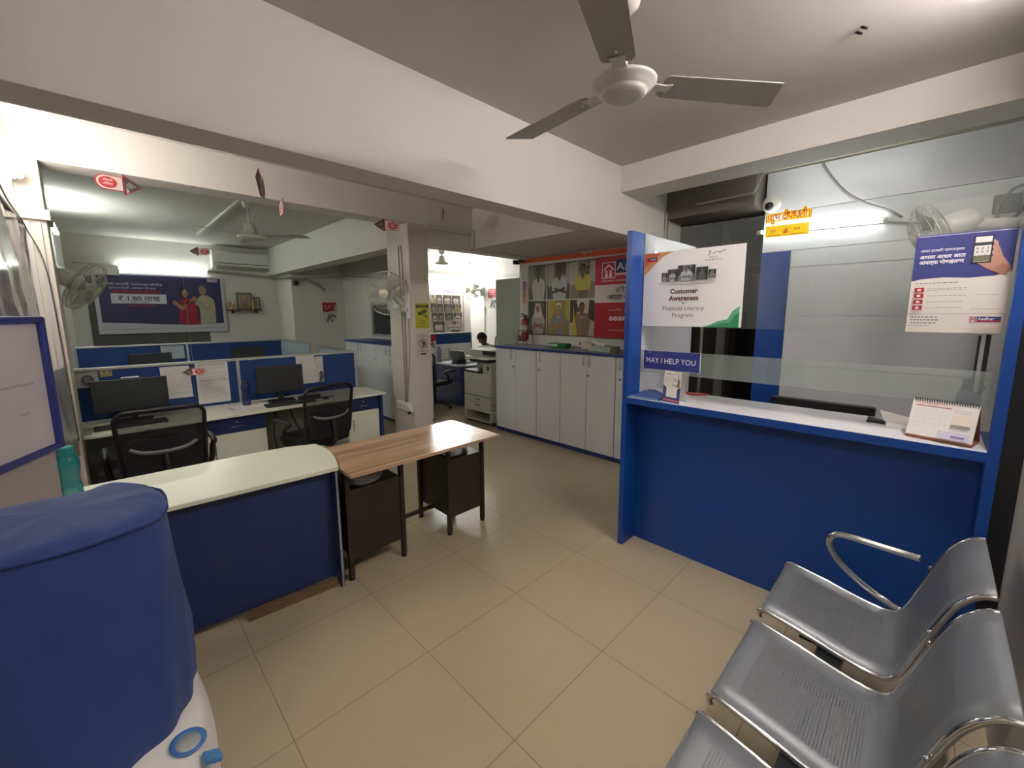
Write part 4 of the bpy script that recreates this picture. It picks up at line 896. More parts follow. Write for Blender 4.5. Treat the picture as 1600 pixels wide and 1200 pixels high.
# office chairs
def office_chair(label, loc, rz, back_z=.97):
    t = thing('office_chair', label, 'office chair', loc, rz)
    k = dict(local=True)
    # local: chair faces +Y, backrest at -Y
    bw, bh, zc = .47, .50, back_z-.25
    rim = []
    for x, z in rrect(bw, bh, .07, 6): rim.append(Vector((x*(1+.08*(z/bh)), -.20-.055*(z/bh)-.03*(1-(2*x/bw)**2), zc+z)))
    bf = obj('back_frame', MB().tube(rim, .014, 8, closed=True), BLACK, t, local=True)
    n = 12; vs_ = []
    for j in range(n+1):
        for i in range(n+1):
            u = i/n*2-1; v = j/n*2-1; x = u*bw*.485*(1+.08*v*.5); z = v*bh*.485
            vs_.append((x, -.20-.055*(z/bh)-.03*(1-u*u), zc+z))
    b = MB(); b.add(vs_, [(j*(n+1)+i, j*(n+1)+i+1, (j+1)*(n+1)+i+1, (j+1)*(n+1)+i) for j in range(n) for i in range(n)], 0, True)
    obj('back_mesh', b, GAUZE, t, local=True)
    obj('lower_pad', MB().prism([(x*.95, -.235, zc-.09+z) for x, z in rrect(bw*.9, .30, .05)], (0, .03, 0)), MATTEBLK, t, bevel=.01, local=True)
    obj('lumbar_bar', MB().tube(smoothpath([(-.20, -.215, zc+.0), (-.12, -.262, zc-.035), (0, -.275, zc-.045), (.12, -.262, zc-.035), (.20, -.215, zc+.0)]), [.009]*25, 8, flat_=1.6), mat('grey_bar', '6d6e6c', .35), t, local=True)
    obj('seat', MB().prism([(x, y+.04, .43) for x, y in rrect(.49, .48, .09)], (0, 0, .075)), MATTEBLK, t, bevel=.025, local=True)
    obj('spine', MB().tube(smoothpath([(0, -.24, zc-.05), (0, -.27, .52), (0, -.20, .42), (0, .0, .41)]), .02, 8), BLACK, t, local=True)
    for s_ in (-1, 1):
        obj('armrest', MB().tube(smoothpath([(s_*.22, .05, .44), (s_*.29, .06, .47), (s_*.305, .02, .60), (s_*.305, -.06, .655), (s_*.305, .02, .675), (s_*.305, .16, .672), (s_*.30, .20, .655)]), .016, 8, flat_=1.3), BLACK, t, local=True)
    obj('gas_lift', MB().cyl((0, .03, .09), (0, .03, .42), .026, 14), BLACK, t, local=True)
    bb = MB()
    for i in range(5):
        a = i*2*PI/5+.3; bb.tube([(0, .03, .11), (.28*math.cos(a), .03+.28*math.sin(a), .075)], [.026, .016], 8)
    ba = obj('base', bb, BLACK, t, local=True)
    for i in range(5):
        a = i*2*PI/5+.3; obj('caster', MB().lathe([(0, -.022), (.027, -.018), (.03, 0), (.027, .018), (0, .022)], (.28*math.cos(a), .03+.28*math.sin(a), .03), 14, axis=(-math.sin(a), math.cos(a), 0)), BLACK, t, local=True)
    return t
ch = office_chair('black mesh-back office chair facing the left monitor', (.235, 3.98, 0), 0.0, .985)
dup(ch, (1.375, 4.10, 0), math.radians(14), 'black mesh-back office chair turned slightly, facing the black monitor')
dup(ch, (3.96, 6.02, 0), math.radians(-75), 'dark office chair half hidden behind the pillar, beside the navy desk')
office_chair('black office chair in which the man in white sits', (5.52, 6.22, 0), math.radians(80), 1.19)
# clutter beneath the left end
t = thing('computer_tower', 'grey computer tower in the shadow under the left end of the cream worktop', 'computer', (-.08, 4.55, 0))
obj('case', MB().box(-.16, .02, 4.42, 4.80, .02, .42), mat('tower_grey', '55565a', .5), t, bevel=.005); obj('front', MB().box(-.155, .015, 4.41, 4.42, .03, .41), DARKG, t)
tag(obj('cable_bundle', MB().tube(smoothpath([(1.20, 4.72, .70), (1.15, 4.7, .4), (1.2, 4.68, .15), (1.3, 4.66, .02)]), .008, 6).tube(smoothpath([(1.30, 4.72, .70), (1.38, 4.7, .45), (1.42, 4.66, .4), (1.45, 4.7, .3), (1.40, 4.66, .02)]), .008, 6).box(1.42, 1.52, 4.70, 4.78, .25, .36), mat('cable_grey', '454542', .6)), 'grey cables hanging in the right knee space under the cream worktop', 'cables')
tag(obj('bundle', MB().tube(smoothpath([(-.14, 4.05, .35), (-.02, 4.1, .42), (.02, 4.2, .30), (-.1, 4.2, .22)]), .03, 8).tube([(-.15, 4.12, .01), (-.12, 4.12, .3)], .012, 6), mat('grey_bundle', '5d5a56', .7)), 'tangled grey cable bundle left of the first mesh-back chair', 'cables')

# ============================================================ CUPBOARDS ALONG THE POSTER WALL
def cupboard(label, x0, y0, y1, h, doors, depth=.45, handles=(), lock=None, group=None, face='X', base_c=NAVY, zh=1.09):
    """front at X=x0 facing -X; doors: list of (ya, yb)"""
    t = thing('cupboard', label, 'cupboard', (x0+depth/2, (y0+y1)/2, 0), group=group)
    obj('carcass', MB().box(x0+.02, x0+depth, y0, y1, .05, h), WLAM, t)
    obj('plinth', MB().box(x0+.012, x0+depth, y0, y1, 0, .05), base_c, t, label='navy plinth')
    for i, (a, c_) in enumerate(doors):
        d = obj('door', MB().box(x0, x0+.019, a+.003, c_-.003, .055, h-.004), LAM, t, bevel=.0015)
        for hy in handles:
            if a < hy < c_: obj('handle', MB().tube([(x0, hy, zh-.055), (x0-.022, hy, zh-.055), (x0-.022, hy, zh+.055), (x0, hy, zh+.055)], .006, 6), CHROME, d)
        if lock and a < lock < c_: obj('lock', MB().lathe([(0, 0), (.012, 0), (.012, .004), (0, .005)], (x0, lock, zh-.16), 12, axis=(-1, 0, 0)), mat('dark_lock', '4a4a4a', .3, metal=.6), d)
    return t
ys = [4.28, 3.89, 3.517, 3.127, 2.726, 2.368, 1.98, 1.58]
cupboard('white two-door cupboard nearest the photocopier', 3.85, 3.517, 4.28, 1.168, [(3.517, 3.89), (3.89, 4.28)], handles=(3.955, 3.445), lock=3.93)
cupboard('single-door white cupboard in the middle of the row under the portrait banner', 3.85, 3.127, 3.512, 1.168, [(3.127, 3.512)], handles=(3.44,), lock=3.47)
cupboard('white two-door cupboard with paired handles left of the blue post', 3.85, 2.368, 3.122, 1.168, [(2.368, 2.742), (2.742, 3.122)], handles=(2.775, 2.70), lock=2.715)
cupboard('white cupboard mostly hidden behind the blue reception post', 3.85, 2.21, 2.363, 1.168, [(2.21, 2.363)], handles=(2.30,), lock=2.31)
tag(obj('worktop', MB().box(3.835, 4.345, 2.21, 4.29, 1.169, 1.197), mat('grey_blue_top', '8f95a0', .25), bevel=.002), 'long grey-blue worktop over the cupboards under the portrait banner', 'worktop')
tag(obj('edge_band', MB().box(3.829, 3.8345, 2.21, 4.29, 1.167, 1.1975), mat('navy_edge', '2a3c7c', .4)), 'navy edge band along the front of the grey-blue worktop', 'edge band')
cupboard('white two-door cupboard of the row behind the pillar, nearer one', 3.0, 5.30, 6.12, 1.168, [(5.30, 5.70), (5.70, 6.12)], depth=.48, handles=(5.77, 5.64), lock=5.68)
cupboard('white two-door cupboard of the row behind the pillar, farther one', 3.0, 6.125, 7.25, 1.168, [(6.125, 6.68), (6.68, 7.25)], depth=.48, handles=(6.74, 6.62), lock=6.15)
tag(obj('worktop', MB().box(2.985, 3.495, 5.30, 7.26, 1.169, 1.197), mat('navy_edge', '2a3c7c', .4)), 'navy worktop over the cupboards behind the pillar', 'worktop')
# tall cupboard
t = thing('tall_cupboard', 'tall plain grey-white cupboard standing behind the photocopier', 'cupboard', (4.7, 4.66, 0))
obj('carcass', MB().box(4.47, 4.9, 4.40, 4.93, .04, 2.157), mat('grey_white_panel', 'aaada4', .5, var=.01), t); obj('plinth', MB().box(4.48, 4.9, 4.41, 4.92, 0, .04), NAVY, t)
obj('door', MB().box(4.452, 4.469, 4.403, 4.927, .045, 2.155), mat('grey_white_panel', 'aaada4', .5, var=.01), t)

# banner with portraits
s = sheetX(4.338, 4.112, 2.21, 1.335, 2.29, base='3a2d30')
W_ = 4.112-2.21
def fy(y): return (4.112-y)/W_
cols = [(4.105, 3.742), (3.735, 3.345), (3.338, 2.965)]
sp = [[dict(bg='5d5c50', shirt='b9afa4', skin='5f463a', bg2='7d7a68', arms=False), dict(bg='54483f', shirt='a9adac', skin='4c382e', hair='191514', bg2='9a948a'), dict(bg='7f7a66', shirt='b0a838', skin='6a5140', bg2='a7a690', pants='6a6152', arms=False)],
      [dict(bg='5a5a4c', shirt='b3a69c', skin='8a6652', cloth='c5bab0', bg2='34392f'), dict(bg='8d8038', shirt='7d7868', skin='9a7a4a', hair='d0ccc4', bg2='a89440'), dict(bg='b5b1a2', shirt='8a6a48', skin='6f4e38', hair='241c18', bg2='3a322a', arms=False)]]
for i, (a, c_) in enumerate(cols):
    s.person(fy(a), .505, fy(c_), .985, **sp[0][i]); s.person(fy(a), .012, fy(c_), .49, **sp[1][i])
s.rect(0, .49, fy(2.962), .505, 'c6beb2')
for y in (3.738, 3.341): s.rect(fy(y)-.0025, 0.01, fy(y)+.0025, .99, 'c6beb2')
s.poly([(fy(3.30), .02), (fy(3.22), .02), (fy(3.28), .40)], 'c9a92a')
s.rect(fy(2.96), .66, 1, 1, 'a92a35'); s.rect(fy(2.96), .44, 1, .66, 'cdc6bb'); s.rect(fy(2.96), 0, 1, .44, 'a81a26')
s.house(fy(2.86), .74, .185, 'e3d9d6'); s.rect(fy(2.675), .80, fy(2.675)+.26, .95, '2b3278'); s.text('Aadhar', fy(2.665), .825, .13, 'e8e4e2', 0, width=.235)
s.rect(fy(2.67), .765, fy(2.67)+.25, .79, 'd7b5b2'); s.text('AADHAR HOUSING FINANCE LTD', fy(2.87), .695, .03, 'e3c9c6', .01, width=.36)
s.text('होम लोन', fy(2.67), .565, .085, '3f4a78', 0, width=.25); s.text('आता सर्वांसाठी', fy(2.78), .475, .085, '3a3c58', .01, width=.33)
s.text('अधिक माहितीसाठी', fy(2.77), .34, .03, 'd9a09c', .01, width=.3); s.text('88888 88888', fy(2.75), .22, .075, 'f0e0de', .02, width=.33); s.text('www.aadharhousing.com', fy(2.76), .095, .028, 'e6b6b2', .01, width=.33)
s.make('banner', 'wide red banner with six portraits on the wall above the cupboards', 'banner')
s = sheetX(4.336, 4.228, 4.135, 1.50, 2.20, base='c7c2bb')
s.rect(0, .4, .12, 1, '3a3638'); s.rect(.15, .66, .8, .84, '8a5aa0'); s.rect(.15, .38, .8, .66, 'cf8a4a'); s.ell(.45, .58, .2, .06, 'a86a3a'); s.lines(.2, .3, .8, .03, 5, .008, 'a5a19c', 4)
s.make('poster', 'narrow roll-up poster with orange and purple patches left of the portrait banner', 'poster')
# orange strip along the wall
t = thing('orange_strip', 'bright orange strip running along the wall above the portrait banner', 'strip', (4.33, 3.2, 2.34))
obj('strip', MB().prism([(4.330, 4.30, 2.335), (4.330, 2.2, 2.312), (4.330, 2.2, 2.372), (4.330, 4.30, 2.385)], (.012, 0, 0)), mat('orange_paper', 'dd5b33', .6), t)
for y, a in ((3.10, .3), (3.02, -.5), (3.16, .9)): obj('bow', MB().obox((4.315, y, 2.38), (0, math.cos(a), math.sin(a)), (0, -math.sin(a), math.cos(a)), X_, .05, .012, .003), mat('pale_bow', 'c8b5a4', .6), t)
tag(obj('cable', MB().tube(smoothpath([(4.335, 4.28, 2.41), (4.335, 3.9, 2.425), (4.335, 3.4, 2.43), (4.335, 3.1, 2.415), (4.335, 2.8, 2.43), (4.335, 2.2, 2.43)]), .007, 6), DKCABLE), 'dark cable tucked above the orange strip', 'cable')
t = thing('security_camera', 'small dark camera at the left corner above the orange strip', 'camera', (4.28, 4.24, 2.33))
obj('body', MB().lathe([(0, 0), (.03, .0), (.03, .09), (0, .09)], (4.30, 4.26, 2.35), 12, axis=(-1, .5, 0)), BLACK, t); obj('mount', MB().box(4.25, 4.34, 4.18, 4.23, 2.34, 2.399), DARKG, t)
# extinguisher on the worktop
t = thing('fire_extinguisher', 'red fire extinguisher in a wire stand at the left end of the grey-blue worktop', 'extinguisher', (4.18, 4.03, 1.197))
cxe, cye = 4.18, 4.03
RED = mat('extinguisher_red', '8c1c22', .35)
obj('cylinder', MB().lathe([(0, 1.26), (.048, 1.262), (.052, 1.28), (.052, 1.50), (.045, 1.54), (.022, 1.565), (0, 1.57)], (cxe, cye, 0), 22), RED, t)
obj('label', MB().lathe([(.0525, 1.38), (.0525, 1.47)], (cxe, cye, 0), 22), mat('extinguisher_label', 'b9a8a4', .5), t)
obj('valve', MB().cyl((cxe, cye, 1.565), (cxe, cye, 1.60), .014, 12).obox((cxe, cye+.02, 1.615), (0, 1, .25), X_, (0, -.25, 1), .055, .008, .006).obox((cxe, cye+.02, 1.595), (0, 1, -.1), X_, (0, .1, 1), .05, .008, .005), BLACK, t)
obj('hose', MB().tube(smoothpath([(cxe, cye-.01, 1.59), (cxe-.01, cye-.06, 1.57), (cxe-.02, cye-.075, 1.48), (cxe-.02, cye-.07, 1.32)]), .009, 8), BLACK, t)
b = MB()
for a in (-.065, .065):
    b.tube([(cxe-.06, cye+a, 1.40), (cxe-.07, cye+a*1.5, 1.202)], .005, 6); b.tube([(cxe+.06, cye+a, 1.40), (cxe+.07, cye+a*1.5, 1.202)], .005, 6); b.tube([(cxe-.06, cye+a, 1.40), (cxe+.06, cye+a, 1.40)], .005, 6)
b.tube([(cxe-.06, cye-.065, 1.40), (cxe-.06, cye+.065, 1.40)], .005, 6); b.box(cxe-.062, cxe-.055, cye-.066, cye+.066, 1.25, 1.33)
obj('stand', b, mat('stand_maroon', '5e1c1f', .5), t)
t = thing('packet', 'green packet lying on the grey-blue worktop under the portrait banner', 'packet', (4.12, 3.37, 1.197))
obj('wrap', MB().box(4.07, 4.20, 3.23, 3.51, 1.198, 1.255), mat('packet_green', '2f7a3c', .4), t, bevel=.012)
s = sheetX(4.0675, 3.49, 3.36, 1.215, 1.245, t=.001, base='cfe0cc'); s.text('Bella', .12, .25, .6, '1f6a2c', .02, width=.75); s.make('print', parent=t)
tag(obj('carton', MB().box(4.16, 4.30, 2.90, 3.06, 1.198, 1.275), mat('cream_carton', 'd3ccbb', .6), bevel=.002), 'cream carton on the grey-blue worktop right of the green packet', 'box')
t = thing('switch_box', 'low white switch box on the wall behind the green packet', 'switch', (4.33, 3.15, 1.21)); obj('plate', MB().box(4.325, 4.349, 3.09, 3.22, 1.205, 1.285), WHITEP, t, bevel=.002); obj('socket', MB().box(4.321, 4.326, 3.10, 3.13, 1.23, 1.26).box(4.321, 4.326, 3.17, 3.20, 1.23, 1.26), DARKG, t)
b = MB()
for i in range(7): b.box(3.98+.004*i, 4.22-.005*i, 2.52+.01*(i % 3), 2.80-.01*(i % 2), 1.198+.008*i, 1.2055+.008*i)
tag(obj('paper_stack', b, mat('greenish_papers', 'b9c6bf', .6)), 'stack of pale green-edged papers beside the blue post on the worktop', 'papers')
tag(obj('curled_paper', MB().tube(smoothpath([(4.10, 2.86, 1.30), (4.10, 2.80, 1.285), (4.08, 2.74, 1.262), (4.05, 2.64, 1.262)]), [.01]*19, 6, flat_=3), PAPER), 'curled white paper strip sticking up from the pale green stack', 'paper')
tag(obj('tape_roll', MB().lathe([(.02, 0), (.035, 0), (.035, .025), (.02, .025), (.02, 0)], (3.95, 2.45, 1.198), 18), mat('brown_tape', '9a6a4c', .4)), 'roll of brown tape on the worktop next to the blue post', 'tape')

# ============================================================ PILLAR SIGNS
s = sheetY(3.997, 2.432, 2.606, 1.478, 1.745, base='b9b532'); s.rect(.04, .82, .96, .94, '4a4628'); s.text('WARNING', .5, .845, .07, 'b9b532', .01, center=True)
s.poly([(.15, .62), (.62, .76), (.82, .74), (.84, .66), (.4, .52), (.2, .54)], '55534a'); s.poly([(.5, .55), (.62, .50), (.85, .36), (.80, .52)], '55534a'); s.ell(.24, .60, .07, .05, '2e2d2a')
s.text('THIS AREA IS', .5, .285, .055, '4a4628', .01, center=True); s.text('CCTV', .5, .175, .10, '4a4628', .02, center=True); s.text('UNDER SURVEILLANCE', .5, .08, .05, '4a4628', .01, center=True, width=.75)
s.make('sign', 'yellow camera surveillance sign on the pillar', 'sign')
s = sheetY(3.997, 2.428, 2.602, 1.150, 1.425, base='c9c0b6'); s.rect(.03, .03, .97, .97, 'b4aba1'); s.rect(.045, .04, .955, .96, 'c4bbb1')
s.text('ATTENTION', .5, .85, .07, '4a4040', .01, center=True); s.ring(.5, .56, .31, .2, .14, '7a2426'); s.rect(.40, .44, .56, .68, '2f2b2a'); s.rect(.42, .48, .54, .65, '8a8580'); s.poly([(.5, .62), (.66, .66), (.68, .52), (.56, .50)], '2f2b2a'); s.line(.29, .70, .71, .42, .008, '7a2426')
s.text('NO MOBILE PHONE', .5, .24, .055, '4a4040', .01, center=True, width=.7); s.rect(.3, .12, .7, .19, '4a4040')
s.make('sign', 'grey sign with a crossed-out phone in a red ring below the yellow sign', 'sign')
t = thing('switchboard', 'white socket board low on the left face of the pillar', 'socket', (2.37, 4.18, .56))
obj('box', MB().box(2.345, 2.381, 4.03, 4.36, .545, .635), WHITEP, t, bevel=.004)
for y in (4.31, 4.24, 4.16, 4.09): obj('switch', MB().box(2.339, 2.346, y-.018, y+.018, .57, .61), mat('switch_ivory', 'c9c5b5', .4), t)
obj('plug', MB().lathe([(0, 0), (.018, 0), (.014, .03), (0, .03)], (2.345, 4.045, .545), 12, axis=(-1, -.3, -.5)), BLACK, t)
tag(obj('conduit', MB().tube(smoothpath([(2.372, 4.20, 2.36), (2.372, 4.19, 1.9), (2.372, 4.175, 1.2), (2.372, 4.18, .64)]), .006, 6).tube(smoothpath([(2.372, 4.14, 2.36), (2.372, 4.125, 1.8), (2.372, 4.13, 1.0), (2.372, 4.16, .64)]), .006, 6).tube(smoothpath([(2.372, 4.06, 2.0), (2.372, 4.05, 1.6), (2.372, 4.05, 1.2), (2.372, 4.14, .64)]), .004, 6), mat('grey_beige_cable', '9c978a', .6)), 'grey cables running down the left face of the pillar', 'cable')
t = thing('fan_regulator', 'slim regulator box with grey edge beside the pillar wall fan', 'switch', (2.37, 4.04, 1.7)); obj('box', MB().box(2.352, 2.381, 4.012, 4.05, 1.58, 1.86), WHITEP, t, bevel=.003); obj('dial', MB().box(2.346, 2.353, 4.02, 4.04, 1.66, 1.70), DARKG, t)

# ============================================================ HANGING PAPER TAGS
def hanging(label, p, facing, size=.17, zc=None, flip=False, group=None, washed=False):
    """arrow-shaped advert tag hung on a string; facing = azimuth of its normal"""
    t = thing('hanging_tag', label, 'hanging tag', p)
    p = Vector(p); n = Vector((math.cos(facing), math.sin(facing), 0)); u = Z_.cross(n).normalized()
    if flip: u = -u
    h = size*.55
    def sheet(sg, nm):
        uu = u*sg
        s = Sheet(p-uu*size/2*1.0-Z_*h/2+uu.cross(Z_)*.0015, uu*size, Z_*h, t=.0012, base='b5323a')
        s.mb = MB(); s.cols = ['b5323a']; fl = (lambda x: x) if sg > 0 else (lambda x: 1-x)
        Q = lambda pts: [(fl(x), y) for x, y in pts]
        out = [(0, .5), (.42, 1.0), (.42, .86)]+[(.80+.20*math.sin(a)*1.0, .5+.36*math.cos(a)) for a in [PI*i/12 for i in range(13)]]+[(.42, .14), (.42, 0)]
        s.mb.prism([s.P(*q) for q in Q(out)], s.n*.0008, 0); s.L = .001
        s.poly(Q([(.03, .5), (.40, .93), (.40, .07)]), '4a4346'); s.poly(Q([(.14, .5), (.30, .68), (.38, .5), (.28, .34)]), '7d7d74'); s.poly(Q([(.30, .2), (.36, .4), (.38, .1)]), 'b8b09a')
        s.poly(Q([(.44, .82)]+[(.80+.17*math.sin(a), .5+.32*math.cos(a)) for a in [PI*i/12 for i in range(13)]]+[(.44, .18)]), 'd9cbc4')
        s.ell(fl(.74), .5, .19, .27, 'b5323a'); s.ell(fl(.74), .5, .15, .22, 'c0444a')
        s.text('दिवाळी', fl(.74), .56, .13, 'e8d5cf', .01, center=True, width=.2); s.text('ऑफर', fl(.74), .38, .15, 'e8d5cf', .01, center=True, width=.2)
        s.make(nm, parent=t)
    sheet(1, 'card'); sheet(-1, 'card')
    zt = zc if zc else p.z+.2
    obj('string', MB().tube([p+Z_*h*.4, (p.x, p.y, zt)], .0006, 4), mat('string_white', 'c9c4bb', .8), t)
# facing = direction of the normal
def tag_at(px, py, Y, label, ang, size, zc, flip=False):
    # px,py: bearing of the tag as seen when standing in the entrance; Y its distance along the room
    f, cx_, cy_ = 647.537, 808.864, 583.642
    d = r2*((px-cx_)/f)-u2*((py-cy_)/f)+fw; q = d*(Y/d.y)
    hanging(label, (round(q.x, 3), Y, round(EYE+q.z, 3)), math.radians(ang), size, zc, flip)
tag_at(187, 288, 3.30, 'brightly lit red and cream arrow tag hanging at far left under the beam', -82, .20, CZ-.001, flip=True)
tag_at(407, 288, 3.20, 'red tag seen almost edge on, hanging left of the workstation fan', -22, .34, CZ-.001)
tag_at(441, 324, 3.75, 'small red tag seen edge on, right of the workstation fan', -8, .26, CZ-.001)
tag_at(604, 352, 3.85, 'red arrow tag hanging in front of the top of the pillar', -112, .235, CZ-.001)
tag_at(691, 336, 3.60, 'red tag seen almost edge on, hanging right of the pillar', -26, .25, CZ-.001)
tag_at(312, 393, 6.6, 'small red arrow tag hanging beside the air conditioner', -108, .21, CZ-.001)
t_ = tag_at(303, 581, 4.72, 'red arrow tag hanging in front of the white sheets on the blue partition', -105, .165, CZ-.001)

# ============================================================ AIR CONDITIONER, BANNER AND SHELF ON THE BACK WALL
t = thing('air_conditioner', 'white split air conditioner high on the back wall', 'air conditioner', (2.0, 9.1, 2.45))
b = MB(); prof = [(9.249, 2.45), (9.249, 2.76), (9.06, 2.765), (9.02, 2.73), (9.015, 2.56), (9.04, 2.49), (9.12, 2.45)]
b.prism([(1.50, y, z) for y, z in prof], (1.0, 0, 0)); obj('body', b, WHITEP, t, bevel=.01)
obj('air_flap', MB().prism([(1.56, 9.034, 2.50), (1.56, 9.11, 2.452), (1.56, 9.105, 2.446), (1.56, 9.026, 2.496)], (.88, 0, 0)), mat('ac_flap', 'a9a99f', .4), t)
obj('slot', MB().box(1.56, 2.44, 9.0125, 9.016, 2.535, 2.545), DARKG, t)
s = sheetY(9.0135, 2.36, 2.44, 2.62, 2.70, t=.0005, base='c9cac4'); s.ell(.5, .6, .3, .3, '55636e'); s.rect(.3, .1, .7, .25, '7a7a78'); s.make('energy_sticker', parent=t)
s = sheetY(9.0135, 1.93, 2.03, 2.60, 2.625, t=.0005, base='dcdcd6'); s.rect(.2, .3, .8, .6, '9aa0a4'); s.make('badge', parent=t)
tag(obj('ac_pipe', MB().tube(smoothpath([(1.45, 9.20, 2.40), (2.0, 9.18, 2.37), (2.44, 9.0, 2.33), (2.47, 8.32, 2.29), (2.75, 8.2, 2.26), (3.1, 8.3, 2.10)]), .02, 8).tube(smoothpath([(2.50, 8.33, 2.31), (2.72, 8.1, 2.25), (2.95, 8.1, 2.16), (3.0, 8.1, 2.06)]), .015, 8), mat('pipe_wrap', '9a988e', .7)), 'wrapped pipes running from the air conditioner around the corner', 'pipe')
tag(obj('wire', MB().tube(smoothpath([(2.75, 8.38, 2.30), (3.1, 7.0, 2.26), (2.9, 5.5, 2.12), (2.45, 4.47, 2.03)]), .006, 6), DKCABLE), 'dark wire stretched from the corner to the pillar', 'wire')
t = thing('bracket_lamp', 'dark bulkhead fitting on the corner under the end of the pipes', 'lamp fitting', (2.62, 8.36, 2.2)); obj('base', MB().lathe([(0, 0), (.05, 0), (.05, .04), (0, .04)], (2.62, 8.399, 2.20), 14, axis=(0, -1, 0)), DARKG, t); obj('head', MB().lathe([(0, 0), (.04, 0), (.03, .04), (0, .05)], (2.62, 8.355, 2.20), 14, axis=(0, -1, -.3)), BLACK, t)
BX0, BX1, BZ0, BZ1 = -.02, 1.66, 1.335, 2.30
s = sheetY(9.20, BX0, BX1, BZ0, BZ1, t=.01, base='c6c6cc')
s.poly([(.03, .19), (.2, .175), (.45, .15), (.7, .13), (.97, .155), (.97, .97), (.03, .97)], '37365e')
s.text('आधार हाउसिंग फायनान्स लिमिटेड', .07, .80, .05, 'b5b4cc', .01, width=.42); s.text('प्रधानमंत्री आवास योजना', .10, .74, .045, 'b5b4cc', .01, width=.34)
s.rect(.12, .67, .47, .72, '8a2c44'); s.rect(.11, .50, .51, .66, 'cfd0d4'); s.text('₹ 1.80 लाख', .31, .545, .115, '33345a', .012, center=True, width=.30); s.text('पर्यंत अनुदान', .31, .512, .035, '55577a', .01, center=True, width=.14); s.rect(.22, .45, .42, .475, '9a2c44')
# woman in a red sari and man with folded hands
s.poly([(.585, .14), (.76, .14), (.745, .45), (.70, .60), (.63, .60), (.585, .50), (.60, .35)], '9a2438'); s.ell(.655, .70, .036, .10, '1d1a1c'); s.ell(.66, .69, .026, .075, 'a07a62'); s.poly([(.55, .52), (.57, .57), (.63, .46), (.72, .56), (.71, .60), (.63, .38)], 'a07a62')
s.poly([(.765, .14), (.90, .14), (.905, .45), (.90, .58), (.85, .66), (.79, .66), (.755, .58), (.77, .40)], 'b1aa8e'); s.ell(.81, .76, .036, .10, '59554f'); s.ell(.81, .745, .030, .085, '94755c'); s.poly([(.73, .50), (.76, .60), (.83, .46), (.90, .52), (.83, .38)], 'a89c82'); s.ell(.735, .59, .02, .05, 'a07a62')
s.rect(.855, .90, .95, .965, 'a8889c'); s.text('Aadhar', .865, .915, .04, 'e3dfe6', .01, width=.075)
s.rect(.02, .07, .98, .082, 'a9a9b2')
s.make('banner', 'dark blue housing banner with a woman in red and a man, reading 1.80 lakh', 'banner')
tag(obj('dark_panel', MB().box(-.10, 1.39, 9.235, 9.249, 1.133, 2.245), mat('dark_board', '5c5a55', .6)), 'dark grey board on the back wall behind the blue banner', 'board')
tag(obj('white_box', MB().box(.02, .30, 9.14, 9.195, 2.25, 2.40), WHITEP, bevel=.004), 'white box fixed over the top left corner of the blue banner', 'box')
t = thing('wall_shelf', 'small dark red wall shelf below the air conditioner', 'shelf', (1.95, 9.17, 1.72)); obj('board', MB().box(1.68, 2.22, 9.09, 9.249, 1.708, 1.728), mat('maroon_shelf', '6a3a36', .5), t); obj('bracket', MB().box(1.75, 1.765, 9.12, 9.249, 1.66, 1.708), BLACK, t); obj('bracket', MB().box(2.13, 2.145, 9.12, 9.249, 1.66, 1.708), BLACK, t)
t = thing('picture_frame', 'brown framed picture in the middle of the small wall shelf', 'picture', (1.95, 9.18, 1.729)); obj('frame', MB().box(1.83, 2.08, 9.17, 9.19, 1.73, 2.04), mat('frame_brown', '77705f', .5), t); s = sheetY(9.1695, 1.86, 2.05, 1.77, 2.0, t=.0005, base='9a9482'); s.ell(.5, .55, .3, .35, 'a8806a'); s.ell(.5, .7, .14, .14, 'c0a080'); s.rect(.2, .05, .8, .25, '8a6a5a'); s.make('picture', parent=t)
t = thing('picture_frame', 'narrow dark framed picture at the right of the small wall shelf', 'picture', (2.15, 9.18, 1.729)); obj('frame', MB().box(2.10, 2.21, 9.17, 9.19, 1.73, 1.96), mat('frame_grey', '5c5c58', .5), t); s = sheetY(9.1695, 2.12, 2.19, 1.75, 1.94, t=.0005, base='a5a69a'); s.ell(.5, .5, .3, .3, '8a8a72'); s.make('picture', parent=t)
t = thing('flower_garland', 'small cluster of cream and orange flowers at the left of the wall shelf', 'flowers', (1.75, 9.16, 1.729)); 
for (x, z, c_, i) in ((1.73, 1.76, 'd1c7a0', 0), (1.78, 1.79, 'c9a06a', 1), (1.70, 1.80, 'b08a5c', 2), (1.76, 1.84, 'd6cfb4', 3), (1.80, 1.755, 'c8b080', 4), (1.715, 1.85, 'b57a50', 5)):
    obj('flower', MB().lathe([(0, -.03), (.02, -.022), (.03, 0), (.022, .02), (0, .028)], (x, 9.14, z), 10, axis=(0, -1, .2)), mat('flower_'+c_, c_, .8), t)
tag(obj('statuette', MB().lathe([(0, 0), (.03, 0), (.026, .03), (.018, .06), (.026, .09), (.022, .12), (.012, .14), (.018, .16), (.012, .185), (0, .19)], (2.085, 9.13, 1.729), 14), mat('gold_brown', 'a58c4a', .4, metal=.5)), 'tiny golden statuette between the two framed pictures on the shelf', 'statuette')

